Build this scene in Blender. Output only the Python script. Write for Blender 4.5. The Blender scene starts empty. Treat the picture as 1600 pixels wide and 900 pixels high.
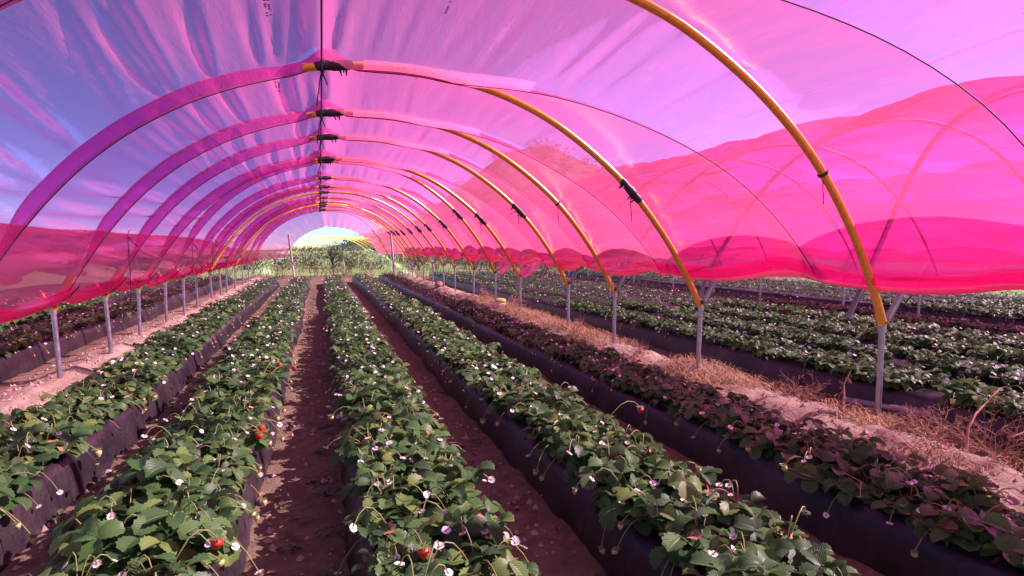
import bpy, bmesh, math, random
import numpy as np
from mathutils import Vector, Matrix
SC = bpy.context.scene
COL = SC.collection
rad = math.radians
rng = np.random.default_rng(7)
random.seed(7)

# ------------------------------------------------------------------ camera, sky, sun, exposure
EYE = 1.6
FPX = 880.0
YAW = math.atan(300 / FPX)
PITCH = math.atan(65 / FPX)
cam = bpy.data.cameras.new('camera')
cam.sensor_width = 36.0
cam.lens = FPX / 1600 * 36
cam.clip_start = 0.05
cam.clip_end = 4000
cam_o = bpy.data.objects.new('camera', cam)
COL.objects.link(cam_o)
cam_o.location = (0, 0, EYE)
cam_o.rotation_euler = (math.pi / 2 - PITCH, 0, -YAW)
SC.camera = cam_o

SUN_EL, SUN_AZ = rad(37), rad(97)          # azimuth clockwise from +Y
world = bpy.data.worlds.new('World')
SC.world = world
world.use_nodes = True
wn = world.node_tree
sky = wn.nodes.new('ShaderNodeTexSky')
sky.sky_type = 'NISHITA'
sky.sun_disc = False
sky.sun_elevation = SUN_EL
sky.sun_rotation = SUN_AZ
sky.air_density = 0.85
sky.dust_density = 0.05
sky.altitude = 2500
sky.ozone_density = 6.0
wn.links.new(sky.outputs[0], wn.nodes['Background'].inputs[0])
wn.nodes['Background'].inputs[1].default_value = 0.088
sun = bpy.data.lights.new('sun', 'SUN')
sun.energy = 5.0
sun.angle = rad(0.5)
sun.color = (1.0, 0.95, 0.86)
sun_o = bpy.data.objects.new('sun', sun)
COL.objects.link(sun_o)
sdir = Vector((math.cos(SUN_EL) * math.sin(SUN_AZ), math.cos(SUN_EL) * math.cos(SUN_AZ), math.sin(SUN_EL)))
sun_o.rotation_euler = sdir.to_track_quat('Z', 'Y').to_euler()
sun_o.location = (30, 0, 30)
SC.view_settings.view_transform = 'Standard'
SC.view_settings.look = 'None'
SC.view_settings.exposure = 1.5
SC.view_settings.gamma = 1.0
SC.view_settings.use_white_balance = True          # the phone's white balance, set for the light under the pink film
SC.view_settings.white_balance_whitepoint = (1.0, 0.86, 0.975)
SC.render.engine = 'CYCLES'
cy = SC.cycles
cy.max_bounces = 8
cy.diffuse_bounces = 3
cy.glossy_bounces = 2
cy.transmission_bounces = 6
cy.transparent_max_bounces = 40
cy.sample_clamp_indirect = 6
cy.use_denoising = True
try:
    cy.denoiser = 'OPENIMAGEDENOISE'
except Exception:
    pass

# ------------------------------------------------------------------ helpers
def tag(o, label=None, cat=None, group=None, kind=None):
    if label: o['label'] = label
    if cat: o['category'] = cat
    if group: o['group'] = group
    if kind: o['kind'] = kind
    return o

def empty(name, loc=(0, 0, 0), rz=0.0):
    o = bpy.data.objects.new(name, None)
    o.empty_display_size = 0.1
    COL.objects.link(o)
    o.location = loc
    o.rotation_euler = (0, 0, rz)
    return o

def link(name, me, parent=None, loc=(0, 0, 0), rot=(0, 0, 0), scale=(1, 1, 1)):
    o = bpy.data.objects.new(name, me)
    COL.objects.link(o)
    if parent: o.parent = parent
    o.location = loc
    o.rotation_euler = rot
    o.scale = scale
    return o

class MB:
    """collects vertices and faces (quads or triangles) with material index, uv and tint"""
    def __init__(self):
        self.v = []; self.f = []; self.n = 0; self.uv = []; self.tint = []
    def add(self, v, f, mat=0, uv=None, tint=0.5):
        v = np.asarray(v, float).reshape(-1, 3)
        f = np.asarray(f, int)
        if len(f) == 0: return self
        self.v.append(v)
        self.f.append((f + self.n, np.broadcast_to(np.asarray(mat), (len(f),)).copy()))
        self.uv.append(np.zeros((len(v), 2)) if uv is None else np.asarray(uv, float))
        self.tint.append(np.broadcast_to(np.asarray(tint, float), (len(v),)).copy())
        self.n += len(v)
        return self
    def arrays(self):
        v = np.concatenate(self.v); uv = np.concatenate(self.uv); t = np.concatenate(self.tint)
        q = [(f, m) for f, m in self.f if f.shape[1] == 4]
        tr = [(f, m) for f, m in self.f if f.shape[1] == 3]
        fq = np.concatenate([x[0] for x in q]) if q else np.zeros((0, 4), int)
        mq = np.concatenate([x[1] for x in q]) if q else np.zeros(0, int)
        ft = np.concatenate([x[0] for x in tr]) if tr else np.zeros((0, 3), int)
        mt = np.concatenate([x[1] for x in tr]) if tr else np.zeros(0, int)
        return v, uv, t, fq, mq, ft, mt
    def mesh(self, name, mats, smooth=True):
        return mesh_from(name, self.arrays(), mats, smooth)
    def build(self, name, mats, parent=None, smooth=True, **kw):
        return link(name, self.mesh(name, mats, smooth), parent, **kw)

def mesh_from(name, arrs, mats, smooth=True):
    v, uv, t, fq, mq, ft, mt = arrs
    me = bpy.data.meshes.new(name)
    me.vertices.add(len(v)); me.vertices.foreach_set('co', v.astype(np.float32).ravel())
    loops = np.concatenate([fq.ravel(), ft.ravel()]).astype(np.int32)
    me.loops.add(len(loops)); me.loops.foreach_set('vertex_index', loops)
    nq, nt = len(fq), len(ft)
    me.polygons.add(nq + nt)
    start = np.concatenate([np.arange(nq) * 4, nq * 4 + np.arange(nt) * 3]).astype(np.int32)
    me.polygons.foreach_set('loop_start', start)
    me.polygons.foreach_set('material_index', np.concatenate([mq, mt]).astype(np.int32))
    me.polygons.foreach_set('use_smooth', np.full(nq + nt, smooth))
    uvl = me.uv_layers.new(name='UVMap')
    uvl.data.foreach_set('uv', uv[loops].astype(np.float32).ravel())
    at = me.attributes.new('tint', 'FLOAT', 'POINT')
    at.data.foreach_set('value', t.astype(np.float32))
    for m in (mats if isinstance(mats, (list, tuple)) else [mats]): me.materials.append(m)
    me.update(calc_edges=True)
    me.validate()
    return me

def grid_faces(n, m, wrap=False):
    """faces of an n x m vertex grid (row-major); wrap closes the second direction"""
    i = np.arange(n - 1)[:, None]; j = np.arange(m if wrap else m - 1)[None, :]
    j2 = (j + 1) % m
    a = i * m + j; b = i * m + j2; c = (i + 1) * m + j2; d = (i + 1) * m + j
    return np.stack([a, b, c, d], -1).reshape(-1, 4)

def tube_arr(pts, r, sides=6, cap=True):
    p = np.asarray(pts, float); n = len(p)
    r = np.broadcast_to(np.asarray(r, float), (n,))
    t = np.gradient(p, axis=0); t /= np.linalg.norm(t, axis=1)[:, None] + 1e-12
    up = np.array([0.0, 0, 1.0]) if abs(t[:, 2]).mean() < 0.8 else np.array([0.0, 1.0, 0.0])
    s = np.cross(t, up); s /= np.linalg.norm(s, axis=1)[:, None] + 1e-12
    u = np.cross(s, t)
    a = np.arange(sides) / sides * 2 * np.pi
    v = p[:, None] + r[:, None, None] * (np.cos(a)[None, :, None] * s[:, None] + np.sin(a)[None, :, None] * u[:, None])
    v = v.reshape(-1, 3); f = grid_faces(n, sides, True)
    return v, f

def add_tube(mb, pts, r, sides=6, mat=0, tint=0.5, cap=True):
    v, f = tube_arr(pts, r, sides)
    mb.add(v, f, mat, None, tint)
    if cap:
        n = len(pts)
        for k, p in ((0, pts[0]), (n - 1, pts[-1])):
            ring = v[k * sides:(k + 1) * sides]
            vv = np.vstack([ring, np.asarray(p)[None]])
            ff = [((i + 1) % sides, i, sides) if k == 0 else (i, (i + 1) % sides, sides) for i in range(sides)]
            mb.add(vv, ff, mat, None, tint)

def smooth(x, a, b):
    t = np.clip((x - a) / (b - a), 0, 1)
    return t * t * (3 - 2 * t)

def vnoise(x, y, seed=0):
    """cheap value noise, arrays"""
    x = np.asarray(x, float); y = np.asarray(y, float)
    xi = np.floor(x).astype(np.int64); yi = np.floor(y).astype(np.int64)
    xf = x - xi; yf = y - yi
    def hsh(a, b):
        n = (a * 374761393 + b * 668265263 + seed * 974711) & 0x7fffffff
        n = ((n ^ (n >> 13)) * 1274126177) & 0x7fffffff
        return ((n ^ (n >> 16)) & 0xffff) / 65535.0
    sx = xf * xf * (3 - 2 * xf); sy = yf * yf * (3 - 2 * yf)
    return (hsh(xi, yi) * (1 - sx) + hsh(xi + 1, yi) * sx) * (1 - sy) + (hsh(xi, yi + 1) * (1 - sx) + hsh(xi + 1, yi + 1) * sx) * sy - 0.5

def ordinal(n):
    W = 'first second third fourth fifth sixth seventh eighth ninth tenth eleventh twelfth thirteenth fourteenth fifteenth sixteenth seventeenth eighteenth'.split()
    return W[n]

# ------------------------------------------------------------------ materials
def mat(name):
    m = bpy.data.materials.new(name); m.use_nodes = True
    nt = m.node_tree
    return m, nt, nt.nodes['Principled BSDF'], nt.nodes['Material Output']
def N(nt, typ, **kw):
    n = nt.nodes.new(typ)
    for k, v in kw.items():
        if k.startswith('i_'):
            key = k[2:]
            n.inputs[int(key) if key.isdigit() else key].default_value = v
        else: setattr(n, k, v)
    return n
def ramp(nt, fac, stops):
    r = nt.nodes.new('ShaderNodeValToRGB')
    el = r.color_ramp.elements
    while len(el) < len(stops): el.new(0.5)
    for e, (p, c) in zip(el, stops):
        e.position = p; e.color = (c + (1,)) if len(c) == 3 else c
    nt.links.new(fac, r.inputs[0])
    return r.outputs[0]
def noise(nt, scale, detail=6, rough=0.6, vec=None, dist=0.0):
    n = N(nt, 'ShaderNodeTexNoise')
    n.inputs['Scale'].default_value = scale; n.inputs['Detail'].default_value = detail
    n.inputs['Roughness'].default_value = rough; n.inputs['Distortion'].default_value = dist
    if vec is not None: nt.links.new(vec, n.inputs['Vector'])
    return n.outputs['Fac']
def coords(nt):
    return N(nt, 'ShaderNodeNewGeometry').outputs['Position']
def objco(nt):
    return N(nt, 'ShaderNodeTexCoord').outputs['Object']
def math_(nt, op, a, b=None, c=None):
    n = N(nt, 'ShaderNodeMath', operation=op)
    for i, x in enumerate((a, b, c)):
        if x is None: continue
        if isinstance(x, (int, float)): n.inputs[i].default_value = x
        else: nt.links.new(x, n.inputs[i])
    return n.outputs[0]
def mix_col(nt, fac, a, b, blend='MIX'):
    n = N(nt, 'ShaderNodeMix', data_type='RGBA', blend_type=blend)
    for s, x in ((0, fac), (6, a), (7, b)):
        if isinstance(x, (int, float)): n.inputs[s].default_value = x
        elif isinstance(x, tuple): n.inputs[s].default_value = x + (1,) if len(x) == 3 else x
        else: nt.links.new(x, n.inputs[s])
    return n.outputs[2]
def bump(nt, bsdf, h, strength=0.5, dist=0.02):
    b = N(nt, 'ShaderNodeBump'); b.inputs['Strength'].default_value = strength; b.inputs['Distance'].default_value = dist
    nt.links.new(h, b.inputs['Height']); nt.links.new(b.outputs[0], bsdf.inputs['Normal'])

def film_material(name, tint, scat, amount, creases):
    m, nt, p, out = mat(name)
    nt.nodes.remove(p)
    uv = N(nt, 'ShaderNodeUVMap').outputs[0]
    sep = N(nt, 'ShaderNodeSeparateXYZ'); nt.links.new(uv, sep.inputs[0])
    pos = coords(nt)
    lw = N(nt, 'ShaderNodeLayerWeight'); lw.inputs[0].default_value = 0.5
    fac = math_(nt, 'POWER', lw.outputs['Facing'], 1.4)
    deep = (tint[0] ** 2, tint[1] ** 3.2, tint[2] ** 8)
    cl = mix_col(nt, fac, tint, deep)
    mp = N(nt, 'ShaderNodeMapping'); mp.inputs['Scale'].default_value = (3.0, 0.35, 3.0); nt.links.new(pos, mp.inputs[0])
    haze = noise(nt, 1.3, 5, 0.55, mp.outputs[0], 0.4)
    hz = math_(nt, 'MULTIPLY_ADD', haze, 0.9, 0.55)
    mq = N(nt, 'ShaderNodeMapping'); mq.inputs['Scale'].default_value = (9.0, 0.6, 9.0); nt.links.new(pos, mq.inputs[0])
    streak = ramp(nt, noise(nt, 1.6, 6, 0.65, mq.outputs[0], 0.8), [(0.50, (0, 0, 0)), (0.72, (1, 1, 1))])
    specks = ramp(nt, noise(nt, 26, 3, 0.7, pos), [(0.62, (0, 0, 0)), (0.78, (1, 1, 1))])
    am = math_(nt, 'MULTIPLY', hz, amount)
    am = math_(nt, 'ADD', am, math_(nt, 'MULTIPLY', streak, 0.045))
    am = math_(nt, 'ADD', am, math_(nt, 'MULTIPLY', specks, 0.05))
    am = math_(nt, 'ADD', am, math_(nt, 'MULTIPLY', fac, 0.25))
    brk = noise(nt, 0.9, 3, 0.5, pos)
    line = None
    for a in creases:
        d = math_(nt, 'ABSOLUTE', math_(nt, 'SUBTRACT', sep.outputs[0], a))
        l = math_(nt, 'LESS_THAN', d, 0.0006)
        line = l if line is None else math_(nt, 'MAXIMUM', line, l)
    if line is not None:
        line = math_(nt, 'MULTIPLY', line, math_(nt, 'GREATER_THAN', brk, 0.44))
        cl = mix_col(nt, math_(nt, 'MULTIPLY', line, 0.6), cl, tuple(c ** 2.5 for c in tint))
        am = math_(nt, 'ADD', am, math_(nt, 'MULTIPLY', line, 0.06))
    am = math_(nt, 'MINIMUM', am, 0.85)
    tr = N(nt, 'ShaderNodeBsdfTransparent'); nt.links.new(cl, tr.inputs[0])
    tl = N(nt, 'ShaderNodeBsdfTranslucent'); tl.inputs[0].default_value = scat + (1,)
    df = N(nt, 'ShaderNodeBsdfDiffuse'); df.inputs[0].default_value = scat + (1,)
    md = N(nt, 'ShaderNodeMixShader'); md.inputs[0].default_value = 0.10
    nt.links.new(tl.outputs[0], md.inputs[1]); nt.links.new(df.outputs[0], md.inputs[2])
    m1 = N(nt, 'ShaderNodeMixShader'); nt.links.new(am, m1.inputs[0])
    nt.links.new(tr.outputs[0], m1.inputs[1]); nt.links.new(md.outputs[0], m1.inputs[2])
    gl = N(nt, 'ShaderNodeBsdfGlossy'); gl.inputs['Roughness'].default_value = 0.3
    gl.inputs[0].default_value = (1, 0.85, 0.9, 1)
    fr = N(nt, 'ShaderNodeFresnel'); fr.inputs[0].default_value = 1.3
    m2 = N(nt, 'ShaderNodeMixShader')
    nt.links.new(math_(nt, 'MULTIPLY', fr.outputs[0], 0.26), m2.inputs[0])
    nt.links.new(m1.outputs[0], m2.inputs[1]); nt.links.new(gl.outputs[0], m2.inputs[2])
    nt.links.new(m2.outputs[0], out.inputs['Surface'])
    bp = N(nt, 'ShaderNodeBump'); bp.inputs['Strength'].default_value = 0.35; bp.inputs['Distance'].default_value = 0.03
    nt.links.new(noise(nt, 5, 4, 0.6, mp.outputs[0], 0.3), bp.inputs['Height'])
    for g in (gl, tl, df): nt.links.new(bp.outputs[0], g.inputs['Normal'])
    return m

FILM_TINT = (0.96, 0.52, 0.93)
FILM_SCAT = (1.0, 0.11, 0.36)
M = {}
def simple(name, col, rough=0.6, metal=0.0, var=0.0, scale=20, bmp=0.0, spec=0.5):
    m, nt, p, out = mat(name)
    if var or bmp:
        nf = noise(nt, scale, 5, 0.6, coords(nt))
    if var:
        c = ramp(nt, nf, [(0.3, tuple(x * (1 - var) for x in col)), (0.7, tuple(min(1, x * (1 + var)) for x in col))])
        nt.links.new(c, p.inputs['Base Color'])
    else: p.inputs['Base Color'].default_value = col + (1,)
    p.inputs['Roughness'].default_value = rough; p.inputs['Metallic'].default_value = metal
    p.inputs['Specular IOR Level'].default_value = spec
    if bmp: bump(nt, p, nf, bmp, 0.01)
    M[name] = m
    return m
simple('yellow_paint', (0.72, 0.40, 0.07), 0.30, 0.35, 0.17, 26, 0.08)
simple('steel', (0.42, 0.42, 0.44), 0.42, 0.75, 0.25, 14, 0.08)
simple('grey_tube', (0.22, 0.21, 0.24), 0.45, 0.6, 0.2, 12, 0.05)
simple('black_tape', (0.018, 0.014, 0.02), 0.45, 0, 0.3, 60, 0.4)
simple('cord', (0.035, 0.02, 0.035), 0.7)
simple('print_ink', (0.06, 0.015, 0.09), 0.6)
simple('pole_wood', (0.5, 0.46, 0.42), 0.8, 0, 0.2, 10)
simple('bark', (0.08, 0.06, 0.05), 0.9, 0, 0.35, 12, 0.4)
simple('petal', (0.82, 0.86, 0.80), 0.6, 0, 0)
simple('pollen', (0.62, 0.42, 0.06), 0.7)
simple('stem', (0.22, 0.27, 0.07), 0.55, 0, 0.25, 30)
simple('calyx', (0.13, 0.22, 0.05), 0.6)
simple('green_berry', (0.58, 0.54, 0.20), 0.4, 0, 0.25, 60, 0.4)
simple('red_berry', (0.62, 0.025, 0.015), 0.3, 0, 0.25, 60, 0.5)
simple('straw', (0.45, 0.34, 0.15), 0.8, 0, 0.35, 25)
simple('fringe', (0.17, 0.095, 0.066), 0.85, 0, 0.4, 6)
simple('dead_wood', (0.44, 0.30, 0.18), 0.8, 0, 0.3, 25)
simple('dry_leaf', (0.30, 0.17, 0.08), 0.8, 0, 0.4, 25)
simple('weed', (0.10, 0.17, 0.05), 0.6, 0, 0.4, 15)
simple('scrub_leaf', (0.072, 0.046, 0.036), 0.8, 0, 0.45, 1.5)
simple('scrub_twig', (0.20, 0.15, 0.11), 0.85, 0, 0.35, 2)
simple('white_sack', (0.7, 0.68, 0.64), 0.6, 0, 0.1, 12, 0.3)
simple('lime_sack', (0.50, 0.55, 0.10), 0.6, 0, 0.15, 12, 0.3)
simple('stone', (0.45, 0.36, 0.27), 0.9, 0, 0.25, 30, 0.3)

def make_soil():
    m, nt, p, out = mat('soil')
    co = coords(nt)
    sx = N(nt, 'ShaderNodeSeparateXYZ'); nt.links.new(co, sx.inputs[0])
    big = noise(nt, 0.8, 4, 0.55, co); fine = noise(nt, 9, 8, 0.7, co); grit = noise(nt, 60, 4, 0.7, co)
    dark = ramp(nt, fine, [(0.25, (0.105, 0.090, 0.045)), (0.55, (0.225, 0.20, 0.11)), (0.8, (0.35, 0.31, 0.18))])
    sand = ramp(nt, fine, [(0.25, (0.22, 0.21, 0.11)), (0.5, (0.37, 0.37, 0.22)), (0.8, (0.51, 0.52, 0.34))])
    # the strips under the posts are dry sandy earth; aisles are trodden reddish soil
    dl = math_(nt, 'ABSOLUTE', math_(nt, 'ADD', sx.outputs[0], 2.82))
    dr = math_(nt, 'ABSOLUTE', math_(nt, 'SUBTRACT', sx.outputs[0], 4.2))
    d = math_(nt, 'MINIMUM', dl, dr)
    d = math_(nt, 'ADD', d, math_(nt, 'MULTIPLY', big, 0.5))
    s = ramp(nt, d, [(0.55, (1, 1, 1)), (0.95, (0, 0, 0))])
    c = mix_col(nt, s, dark, sand)
    fld = ramp(nt, math_(nt, 'ABSOLUTE', sx.outputs[0]), [(0.0, (0, 0, 0)), (1.0, (1, 1, 1))])
    fm = N(nt, 'ShaderNodeMapRange'); fm.inputs[1].default_value = 13; fm.inputs[2].default_value = 22; nt.links.new(math_(nt, 'MULTIPLY', sx.outputs[0], -1.0), fm.inputs[0])
    c = mix_col(nt, fm.outputs[0], c, (0.66, 0.56, 0.46))
    c = mix_col(nt, math_(nt, 'MULTIPLY', ramp(nt, big, [(0.45, (0, 0, 0)), (0.7, (1, 1, 1))]), 0.35), c, (0.36, 0.27, 0.13))
    nt.links.new(c, p.inputs['Base Color'])
    p.inputs['Roughness'].default_value = 0.95; p.inputs['Specular IOR Level'].default_value = 0.15
    h = math_(nt, 'ADD', math_(nt, 'MULTIPLY', fine, 1.0), math_(nt, 'MULTIPLY', grit, 0.35))
    bump(nt, p, h, 0.9, 0.045)
    M['soil'] = m
make_soil()

def make_mulch():
    m, nt, p, out = mat('mulch_plastic')
    co = coords(nt)
    mp = N(nt, 'ShaderNodeMapping'); mp.inputs['Scale'].default_value = (1, 1, 0.25); nt.links.new(co, mp.inputs[0])
    streak = noise(nt, 7, 6, 0.65, mp.outputs[0], 0.5); dust = noise(nt, 2.0, 6, 0.65, co); fine = noise(nt, 45, 5, 0.7, co)
    base = ramp(nt, streak, [(0.3, (0.010, 0.0095, 0.011)), (0.7, (0.024, 0.022, 0.025))])
    df = math_(nt, 'MULTIPLY', ramp(nt, dust, [(0.42, (0, 0, 0)), (0.75, (1, 1, 1))]), 0.28)
    df = math_(nt, 'MULTIPLY', df, ramp(nt, fine, [(0.3, (0.3, 0.3, 0.3)), (0.7, (1, 1, 1))]))
    c = mix_col(nt, df, base, (0.24, 0.18, 0.15))
    nt.links.new(c, p.inputs['Base Color'])
    nt.links.new(ramp(nt, fine, [(0.3, (0.27,) * 3), (0.7, (0.5,) * 3)]), p.inputs['Roughness'])
    bump(nt, p, math_(nt, 'ADD', streak, math_(nt, 'MULTIPLY', fine, 0.15)), 0.5, 0.03)
    M['mulch'] = m
make_mulch()

def make_leaf():
    m, nt, p, out = mat('strawberry_leaf')
    uv = N(nt, 'ShaderNodeUVMap').outputs[0]
    s = N(nt, 'ShaderNodeSeparateXYZ'); nt.links.new(uv, s.inputs[0])
    ax = math_(nt, 'ABSOLUTE', math_(nt, 'SUBTRACT', s.outputs[0], 0.5))
    ph = math_(nt, 'SUBTRACT', math_(nt, 'MULTIPLY', s.outputs[1], 8.0), math_(nt, 'MULTIPLY', ax, 7.0))
    fr = math_(nt, 'ABSOLUTE', math_(nt, 'SUBTRACT', math_(nt, 'FRACT', ph), 0.5))      # 0.5 on a vein
    vein = ramp(nt, fr, [(0.40, (0, 0, 0)), (0.5, (1, 1, 1))])
    mid = ramp(nt, ax, [(0.0, (1, 1, 1)), (0.035, (0, 0, 0))])
    v = math_(nt, 'MAXIMUM', vein, mid)
    ti = N(nt, 'ShaderNodeAttribute', attribute_name='tint').outputs['Fac']
    oi = N(nt, 'ShaderNodeObjectInfo').outputs['Random']
    r = math_(nt, 'FRACT', math_(nt, 'ADD', ti, math_(nt, 'MULTIPLY', oi, 0.97)))
    c = ramp(nt, r, [(0.0, (0.028, 0.095, 0.020)), (0.45, (0.060, 0.170, 0.036)), (0.82, (0.10, 0.235, 0.048)), (0.97, (0.17, 0.30, 0.055))])
    c = mix_col(nt, math_(nt, 'MULTIPLY', v, 0.42), c, (0.17, 0.27, 0.11))
    geo = N(nt, 'ShaderNodeNewGeometry')
    c = mix_col(nt, math_(nt, 'MULTIPLY', geo.outputs['Backfacing'], 0.55), c, (0.15, 0.21, 0.14))
    nt.links.new(c, p.inputs['Base Color'])
    p.inputs['Roughness'].default_value = 0.45; p.inputs['Specular IOR Level'].default_value = 0.30
    b = N(nt, 'ShaderNodeBump'); b.inputs['Strength'].default_value = 0.55; b.inputs['Distance'].default_value = 0.006; b.invert = True
    nt.links.new(v, b.inputs['Height']); nt.links.new(b.outputs[0], p.inputs['Normal'])
    tl = N(nt, 'ShaderNodeBsdfTranslucent'); nt.links.new(mix_col(nt, 0.5, c, (0.14, 0.28, 0.03)), tl.inputs[0])
    mx = N(nt, 'ShaderNodeMixShader'); mx.inputs[0].default_value = 0.22
    nt.links.new(p.outputs[0], mx.inputs[1]); nt.links.new(tl.outputs[0], mx.inputs[2])
    nt.links.new(mx.outputs[0], out.inputs['Surface'])
    M['leaf'] = m
make_leaf()

def make_hill():
    m, nt, p, out = mat('scrub_ground')
    co = coords(nt)
    a = noise(nt, 0.35, 6, 0.65, co); b = noise(nt, 2.2, 6, 0.7, co)
    c = ramp(nt, b, [(0.3, (0.08, 0.058, 0.05)), (0.6, (0.14, 0.098, 0.08)), (0.85, (0.22, 0.155, 0.12))])
    c = mix_col(nt, ramp(nt, a, [(0.42, (0, 0, 0)), (0.62, (0.7, 0.7, 0.7))]), c, (0.095, 0.085, 0.05))
    nt.links.new(c, p.inputs['Base Color'])
    p.inputs['Roughness'].default_value = 0.95; p.inputs['Specular IOR Level'].default_value = 0.1
    bump(nt, p, b, 0.8, 0.4)
    M['hill'] = m
make_hill()

# ------------------------------------------------------------------ tunnel geometry
PITCH_X = 7.08                                 # distance from one post row to the next
HL = [-3.6, -1.6, 0.3, 2.2, 4.0, 5.65, 7.57, 9.19, 10.7, 12.4, 13.95, 15.3, 17.1, 18.6, 19.9, 21.9, 23.8, 25.8, 27.7]
HR = [-3.9, -2.0, -0.1, 1.8, 3.65, 5.55, 7.6, 9.3, 11.9, 13.8, 15.9, 18.4, 20.2, 22.3, 24.4, 26.0, 27.4, 28.6, 29.8]
FIRST = 4                                       # the hoop that crosses the upper right of the picture
NH = len(HL)
P_STD = [(-2.92, .70), (-2.82, .95), (-2.62, 1.32), (-2.37, 1.72), (-2.08, 2.10), (-1.77, 2.42), (-1.40, 2.71), (-.82, 3.03), (.05, 3.28),
         (.85, 3.32), (1.35, 3.25), (1.90, 3.12), (2.51, 2.84), (3.25, 2.29), (3.76, 1.70), (4.08, 1.20), (4.24, .90), (4.32, .70)]
P_BIG = [(-2.92, .70), (-2.82, .95), (-2.70, 1.40), (-2.55, 1.86), (-2.34, 2.28), (-2.08, 2.62), (-1.68, 2.99), (-.98, 3.33), (.05, 3.54),
         (.85, 3.61), (1.60, 3.57), (2.38, 3.38), (2.89, 3.13), (3.43, 2.77), (3.93, 2.30), (4.28, 1.81), (4.53, 1.35), (4.72, .90), (4.78, .70)]
def resample(P, n):
    P = np.array(P)
    for _ in range(3):                          # corner cutting keeps the ends
        Q = np.empty((2 * len(P) - 2 + 2, 2)); Q[0] = P[0]; Q[-1] = P[-1]
        Q[1:-1:2] = P[:-1] * 0.75 + P[1:] * 0.25; Q[2:-1:2] = P[:-1] * 0.25 + P[1:] * 0.75
        P = Q
    s = np.concatenate([[0], np.cumsum(np.linalg.norm(np.diff(P, axis=0), axis=1))])
    t = np.linspace(0, s[-1], n)
    return np.stack([np.interp(t, s, P[:, 0]), np.interp(t, s, P[:, 1])], 1)

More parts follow.
